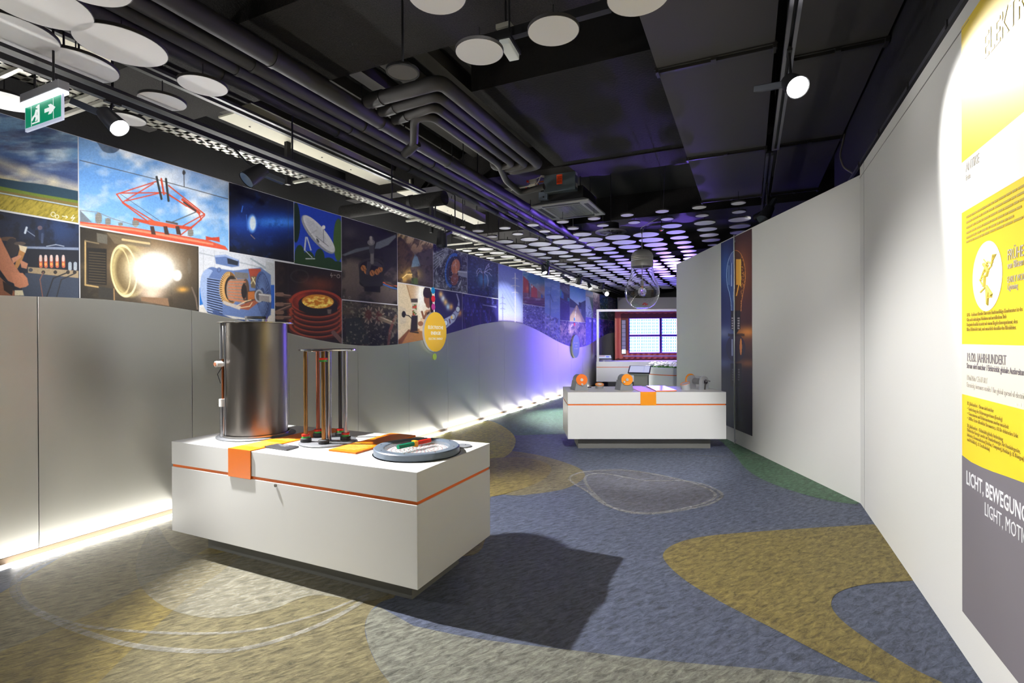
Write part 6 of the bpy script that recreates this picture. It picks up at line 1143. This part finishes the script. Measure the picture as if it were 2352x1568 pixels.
MB().cyl((bx_, by_, zk(573.5)), (bx_, by_, zk(537)), .006, n=8).build('hanging_rod', ALU, t); MB().tube([(bx_, by_, zk(538)), (bx_-.018, by_, zk(532)), (bx_-.02, by_, zk(526)), (bx_, by_, zk(521)), (bx_+.02, by_, zk(526)), (bx_+.014, by_, zk(532)), (bx_, by_, zk(538))], .005, 8).build('carabiner', CHROME, t)
hk = np.array([bx_, by_, zk(521)]); MB().tube([hk, hk+np.array([.12, .05, .07]), hk+np.array([.3, .13, .18]), hk+np.array([.34, .15, 1.15])], .005, 8).build('wire', CHROME, t)
lg = MB()
wq = np.array([bx_, by_, zk(700)]); rr_ = 28*pxm
for u, v in ((-.02, .012), (.0, .012), (.0, -.012), (.022, -.004), (-.035, -.006)):
    MB().obox(wq+_r*(u)-_f*(rr_-.002)+ZV*v, (_r, _f, ZV), (.010, .001, .009)).build('red_mark', RED, t)

# ================================================================== FAR DISPLAY
SO = np.array([-4.42, 15.92, 0.])      # left front corner of the far counter, at the mural wall
def PF(a, b, z): return SO+EV*a+NV*b+np.array([0, 0, z])
def BF(a0, a1, b0_, b1, z0, z1, name, m, par, bev=0): return MB().obox(PF((a0+a1)/2, (b0_+b1)/2, (z0+z1)/2), (EV, NV, ZV), ((a1-a0)/2, (b1-b0_)/2, (z1-z0)/2)).build(name, m, par, bevel=bev)
tf = thing('far_counter', PF(2.6, .5, 0), 'long white counter with orange joint below the tiled roof display', 'counter')
def BP(pts, z0, z1, name, m): return MB().prism([tuple(PF(a, b, 0)[:2]) for a, b in pts], z0, z1).build(name, m, tf)
BP([(0, 0), (5.2, 0), (5.2, .95), (.40, .95)], .157, .613, 'body', WHITE); BP([(0, 0), (5.2, 0), (5.2, .95), (.40, .95)], .631, .80, 'top_case', WHITE); BP([(.01, .006), (5.19, .006), (5.19, .94), (.41, .94)], .612, .632, 'orange_joint', ORANGE2); BP([(.4, .2), (5.0, .2), (5.0, .75), (.5, .75)], 0, .158, 'plinth', PLINTH)
troof = thing('roof_display', PF(2.8, 1.05, .8), 'red tiled model roof with glowing solar panels at the far end', 'display')
TILE = mat('red roof tile', rgb(182, 84, 62), .5, bump=.1, bscale=40)
RA0 = .78; RB = 1.02        # roof plane position
BF(RA0, 5.4, RB+.03, RB+.10, .80, 2.50, 'backing_board', mat('roof board', rgb(120, 60, 48), .7), troof)
# one tile, shared: S-profile 0.19 wide, 0.145 high
tv = []; nseg = 7
for j in range(2):
    for i in range(nseg+1):
        u = i/nseg; tv.append((u*.19, -.006-.022*math.sin(u*2*math.pi)*.5-.012-(0.014 if j == 0 else 0), j*.15-.012*math.cos(u*2*math.pi)*(1-j)))
tb = len(tv)
tv += [(x, y+.016, z) for x, y, z in tv]; tf_ = []
for i in range(nseg): tf_ += [(i, i+1, nseg+2+i, nseg+1+i), (tb+i, tb+nseg+1+i, tb+nseg+2+i, tb+i+1), (i, tb+i, tb+i+1, i+1)]
tmp = MB().add(tv, tf_).build('tmp', TILE, None, smooth=60); tile_me = tmp.data; bpy.data.objects.remove(tmp)
def tile_at(a, z):
    o = bpy.data.objects.new('roof_tile', tile_me); COL.objects.link(o); o.parent = troof; q = PF(a, RB+.03, z); o.matrix_parent_inverse = troof.matrix_basis.inverted()
    o.matrix_basis = Matrix.Translation(Vector(q)) @ Matrix.Rotation(TH, 4, 'Z')
PA0 = float(np.dot(atd(1446, 770, 17.3)[:2]-SO[:2], EV[:2])); PW, PH = 1.0, .53
for r_ in range(13):
    z = .86+r_*.127
    for c_ in range(24):
        a = RA0+.01+c_*.19
        if a+.10 > PA0-.03 and 2 <= r_ <= 11: continue
        if RA0+.18 < a < RA0+.30 and 2 <= r_ <= 11: continue
        tile_at(a, z)
def panel_mat():
    m = bpy.data.materials.new('glowing solar panel'); m.use_nodes = True; nt = m.node_tree; b = nt.nodes['Principled BSDF']; b.inputs['Base Color'].default_value = (.1, .1, .3, 1)
    tc = nt.nodes.new('ShaderNodeTexCoord'); sp = nt.nodes.new('ShaderNodeSeparateXYZ'); nt.links.new(tc.outputs['Object'], sp.inputs[0])
    def stripes(sock, per, wid, off=0):
        a = nt.nodes.new('ShaderNodeMath'); a.operation = 'MULTIPLY_ADD'; a.inputs[1].default_value = 1/per; a.inputs[2].default_value = off; nt.links.new(sp.outputs[sock], a.inputs[0])
        f_ = nt.nodes.new('ShaderNodeMath'); f_.operation = 'FRACT'; nt.links.new(a.outputs[0], f_.inputs[0]); l_ = nt.nodes.new('ShaderNodeMath'); l_.operation = 'LESS_THAN'; l_.inputs[1].default_value = wid; nt.links.new(f_.outputs[0], l_.inputs[0]); return l_
    s1, s2, s3 = stripes(0, .125, .28), stripes(0, .125, .28, -.42), stripes(2, .105, .2)
    mx = nt.nodes.new('ShaderNodeMath'); mx.operation = 'MAXIMUM'; nt.links.new(s1.outputs[0], mx.inputs[0]); nt.links.new(s2.outputs[0], mx.inputs[1])
    sb_ = nt.nodes.new('ShaderNodeMath'); sb_.operation = 'SUBTRACT'; sb_.use_clamp = True; nt.links.new(mx.outputs[0], sb_.inputs[0]); nt.links.new(s3.outputs[0], sb_.inputs[1])
    mc = nt.nodes.new('ShaderNodeMix'); mc.data_type = 'RGBA'; mc.inputs['A'].default_value = (.17, .10, 1.0, 1); mc.inputs['B'].default_value = (.003, .020, .028, 1); nt.links.new(sb_.outputs[0], mc.inputs['Factor'])
    nt.links.new(mc.outputs['Result'], b.inputs['Emission Color']); b.inputs['Emission Strength'].default_value = LED_PANEL; return m
PM = panel_mat(); FRV = mat('panel frame violet', rgb(70, 50, 150), .4)
for i in range(2):
    for j in range(2):
        a0 = PA0+i*(PW+.09); z0 = 1.065+j*.605
        fr = BF(a0-.03, a0+PW+.03, RB-.02, RB+.02, z0-.03, z0+PH+.03, 'panel_frame', FRV, troof)
        q = PF(a0, RB-.024, z0); mb2 = MB().box((0, 0, 0), (PW, .004, PH)).build('glowing_panel', PM, None); mb2.parent = fr; mb2.matrix_parent_inverse = Matrix.Identity(4); mb2.matrix_basis = Matrix.Translation(Vector(q)) @ Matrix.Rotation(TH, 4, 'Z')
sa0 = float(np.dot(atd(1427, 770, 17.3)[:2]-SO[:2], EV[:2])); fr = BF(sa0, sa0+.16, RB-.015, RB+.025, 1.0, 2.17, 'cell_strip_frame', DARKG, troof)
for k in range(8):
    z0 = 1.03+k*.142; BF(sa0+.02, sa0+.14, RB-.02, RB-.012, z0, z0+.128, 'lit_cell' if k == 0 else 'grey_cell', emis('cell lit', (.85, .85, 1), 5) if k == 0 else mat('cell grey', rgb(150, 146, 158), .4), fr)
o = BF(sa0+.05, 5.3, RB-.07, RB-.03, .93, .955, 'front_rail', mat('rail grey violet', rgb(170, 160, 180), .4), troof)
t = thing('display_frame', PF(.05, .0, .8), 'white post and beam frame with slatted canopy in front of the roof', 'frame')
FWHT = mat('frame white', rgb(222, 222, 220), .5)
BF(.02, .09, .02, .09, .80, 2.40, 'post', FWHT, t); BF(.02, 5.3, .02, .09, 2.40, 2.47, 'beam', FWHT, t)
SLM = mat('canopy slat grey', rgb(140, 138, 160), .5)
for k in range(62):
    a = .15+k*.083; MB().obox(PF(a, .56, 2.46), (EV, NV, ZV), (.016, .50, .008)).build('canopy_slat', SLM, t)
# unseen violet lamps added behind the angled wall to tint the discs
for k, (q, aim, e_, cn, l_) in enumerate((((-1.55, 14.6, 2.6), (-2.0, 11.6, 3.75), 1.0, 44, 'added violet lamp hidden behind the angled wall aimed along the near discs'), ((-1.7, 16.4, 2.5), (-2.3, 13.4, 3.65), .7, 46, 'added violet lamp hidden behind the planter aimed along the far discs'))):
    q = np.array(q); spotlight(q, aim, q+np.array([0, 0, 2.04]), l_, E_VIOLET*e_, cn, .8, col=(.26, .14, 1.0), rad=.05, leng=.12)
# tablets
def tablet(c, ex, ey, w, h, label, post):
    ex, ey = np.array(ex, float)/np.linalg.norm(ex), np.array(ey, float)/np.linalg.norm(ey); n_ = np.cross(ex, ey); t = thing('tablet_stand', (c[0], c[1], post), label, 'tablet')
    MB().obox(c, (ex, ey, n_), (w/2, h/2, .010)).build('bezel', mat('tablet black', rgb(22, 22, 30), .3), t, bevel=.004); sc = MB().obox(c+n_*.0115, (ex, ey, n_), (w/2-.025, h/2-.025, .0012)).build('screen', emis('tablet screen', (.62, .66, .9), .95), t)
    MB().obox(c-n_*.035, (ex, ey, n_), (w/2-.02, h/2-.01, .024)).build('housing', mat('tablet housing grey', rgb(190, 190, 194), .4), t)
    return t, sc, n_, ex, ey
c = atd(1387, 822, 16.55)+np.array([0, 0, .03]); t, sc, n_, ex_, ey_ = tablet(c, EV, NV*.8+ZV*.55, .52, .22, 'small lit tablet at the left end of the far counter', .80); MB().cyl((c[0], c[1], .80), (c[0], c[1], c[2]-.03), .03, n=12).build('post', FWHT, t)
MB().obox(c+n_*.0132-ex_*.08+ey_*.04, (ex_, ey_, n_), (.11, .012, .0004)).build('screen_title', RED, sc); MB().obox(c+n_*.0132+ex_*.12, (ex_, ey_, n_), (.05, .02, .0004)).build('screen_picture', mat('screen blue', rgb(40, 60, 200), .4, emit=(.05, .1, .8), estr=.5), sc)
c = atd(1469, 848.5, 11.9); exb = EV*.94-NV*.34; eyb = np.cross(ZV, exb)*.9+ZV*.42; t, sc, n_, ex_, ey_ = tablet(c, exb, eyb, .50, .36, 'tilted lit tablet on a grey pedestal in front of the flower planter', 0)
MB().obox((c[0]+.03, c[1]+.05, .36), (ex_, np.cross(ZV, ex_), ZV), (.16, .10, .36)).build('pedestal', mat('pedestal grey', rgb(196, 194, 188), .5), t, bevel=.004)
MB().obox(c+n_*.0132+ex_*.1, (ex_, ey_, n_), (.004, .12, .0004)).build('screen_line', mat('screen line', rgb(160, 170, 210), .4, emit=(.5, .55, .8), estr=.4), sc)
# planter
pc = np.array([-1.60, 13.80, 0.]); t = thing('flower_planter', pc, 'round white planter counter with orange joint and white flowers', 'planter')
MB().lathe([(.86, .16), (.90, .16), (.90, .612), (.86, .612)], pc, 72).build('body', WHITE, t, smooth=40); MB().lathe([(.85, .612), (.893, .612), (.893, .632), (.85, .632)], pc, 72).build('orange_joint', ORANGE2, t, smooth=40); MB().lathe([(.0005, .74), (.86, .74), (.87, .80), (.90, .80), (.90, .632), (.86, .632)], pc, 72).build('top_ring', WHITE, t, smooth=40); MB().lathe([(.7, 0), (.7, .17)], pc, 48).build('plinth', PLINTH, t, smooth=40)
gm = MB(); fm = MB()
for k in range(900):
    a, r_ = random.uniform(0, 6.283), .82*math.sqrt(random.random()); x, y = pc[0]+r_*math.cos(a), pc[1]+r_*math.sin(a); h = random.uniform(.05, .12); b_ = random.uniform(0, 6.28); dx, dy = .012*math.cos(b_), .012*math.sin(b_)
    gm.add([(x-dx, y-dy, .74), (x+dx, y+dy, .74), (x+random.uniform(-.03, .03), y+random.uniform(-.03, .03), .74+h)], [(0, 1, 2)])
for k in range(330):
    a, r_ = random.uniform(0, 6.283), .8*math.sqrt(random.random()); x, y, z = pc[0]+r_*math.cos(a), pc[1]+r_*math.sin(a), .74+random.uniform(.08, .15); s_ = random.uniform(.02, .035)
    fm.add([(x-s_, y-s_, z), (x+s_, y-s_, z+.01), (x+s_, y+s_, z), (x-s_, y+s_, z+.01), (x, y, z+s_), (x, y, z-s_*.6)], [(0, 1, 4), (1, 2, 4), (2, 3, 4), (3, 0, 4), (1, 0, 5), (2, 1, 5), (3, 2, 5), (0, 3, 5)])
tag(gm.build('grass', mat('grass green', rgb(70, 120, 50), .7), t), kind='stuff'); tag(fm.build('white_flowers', mat('petal white', rgb(240, 240, 236), .6), t), kind='stuff')
bpy.context.view_layer.update()
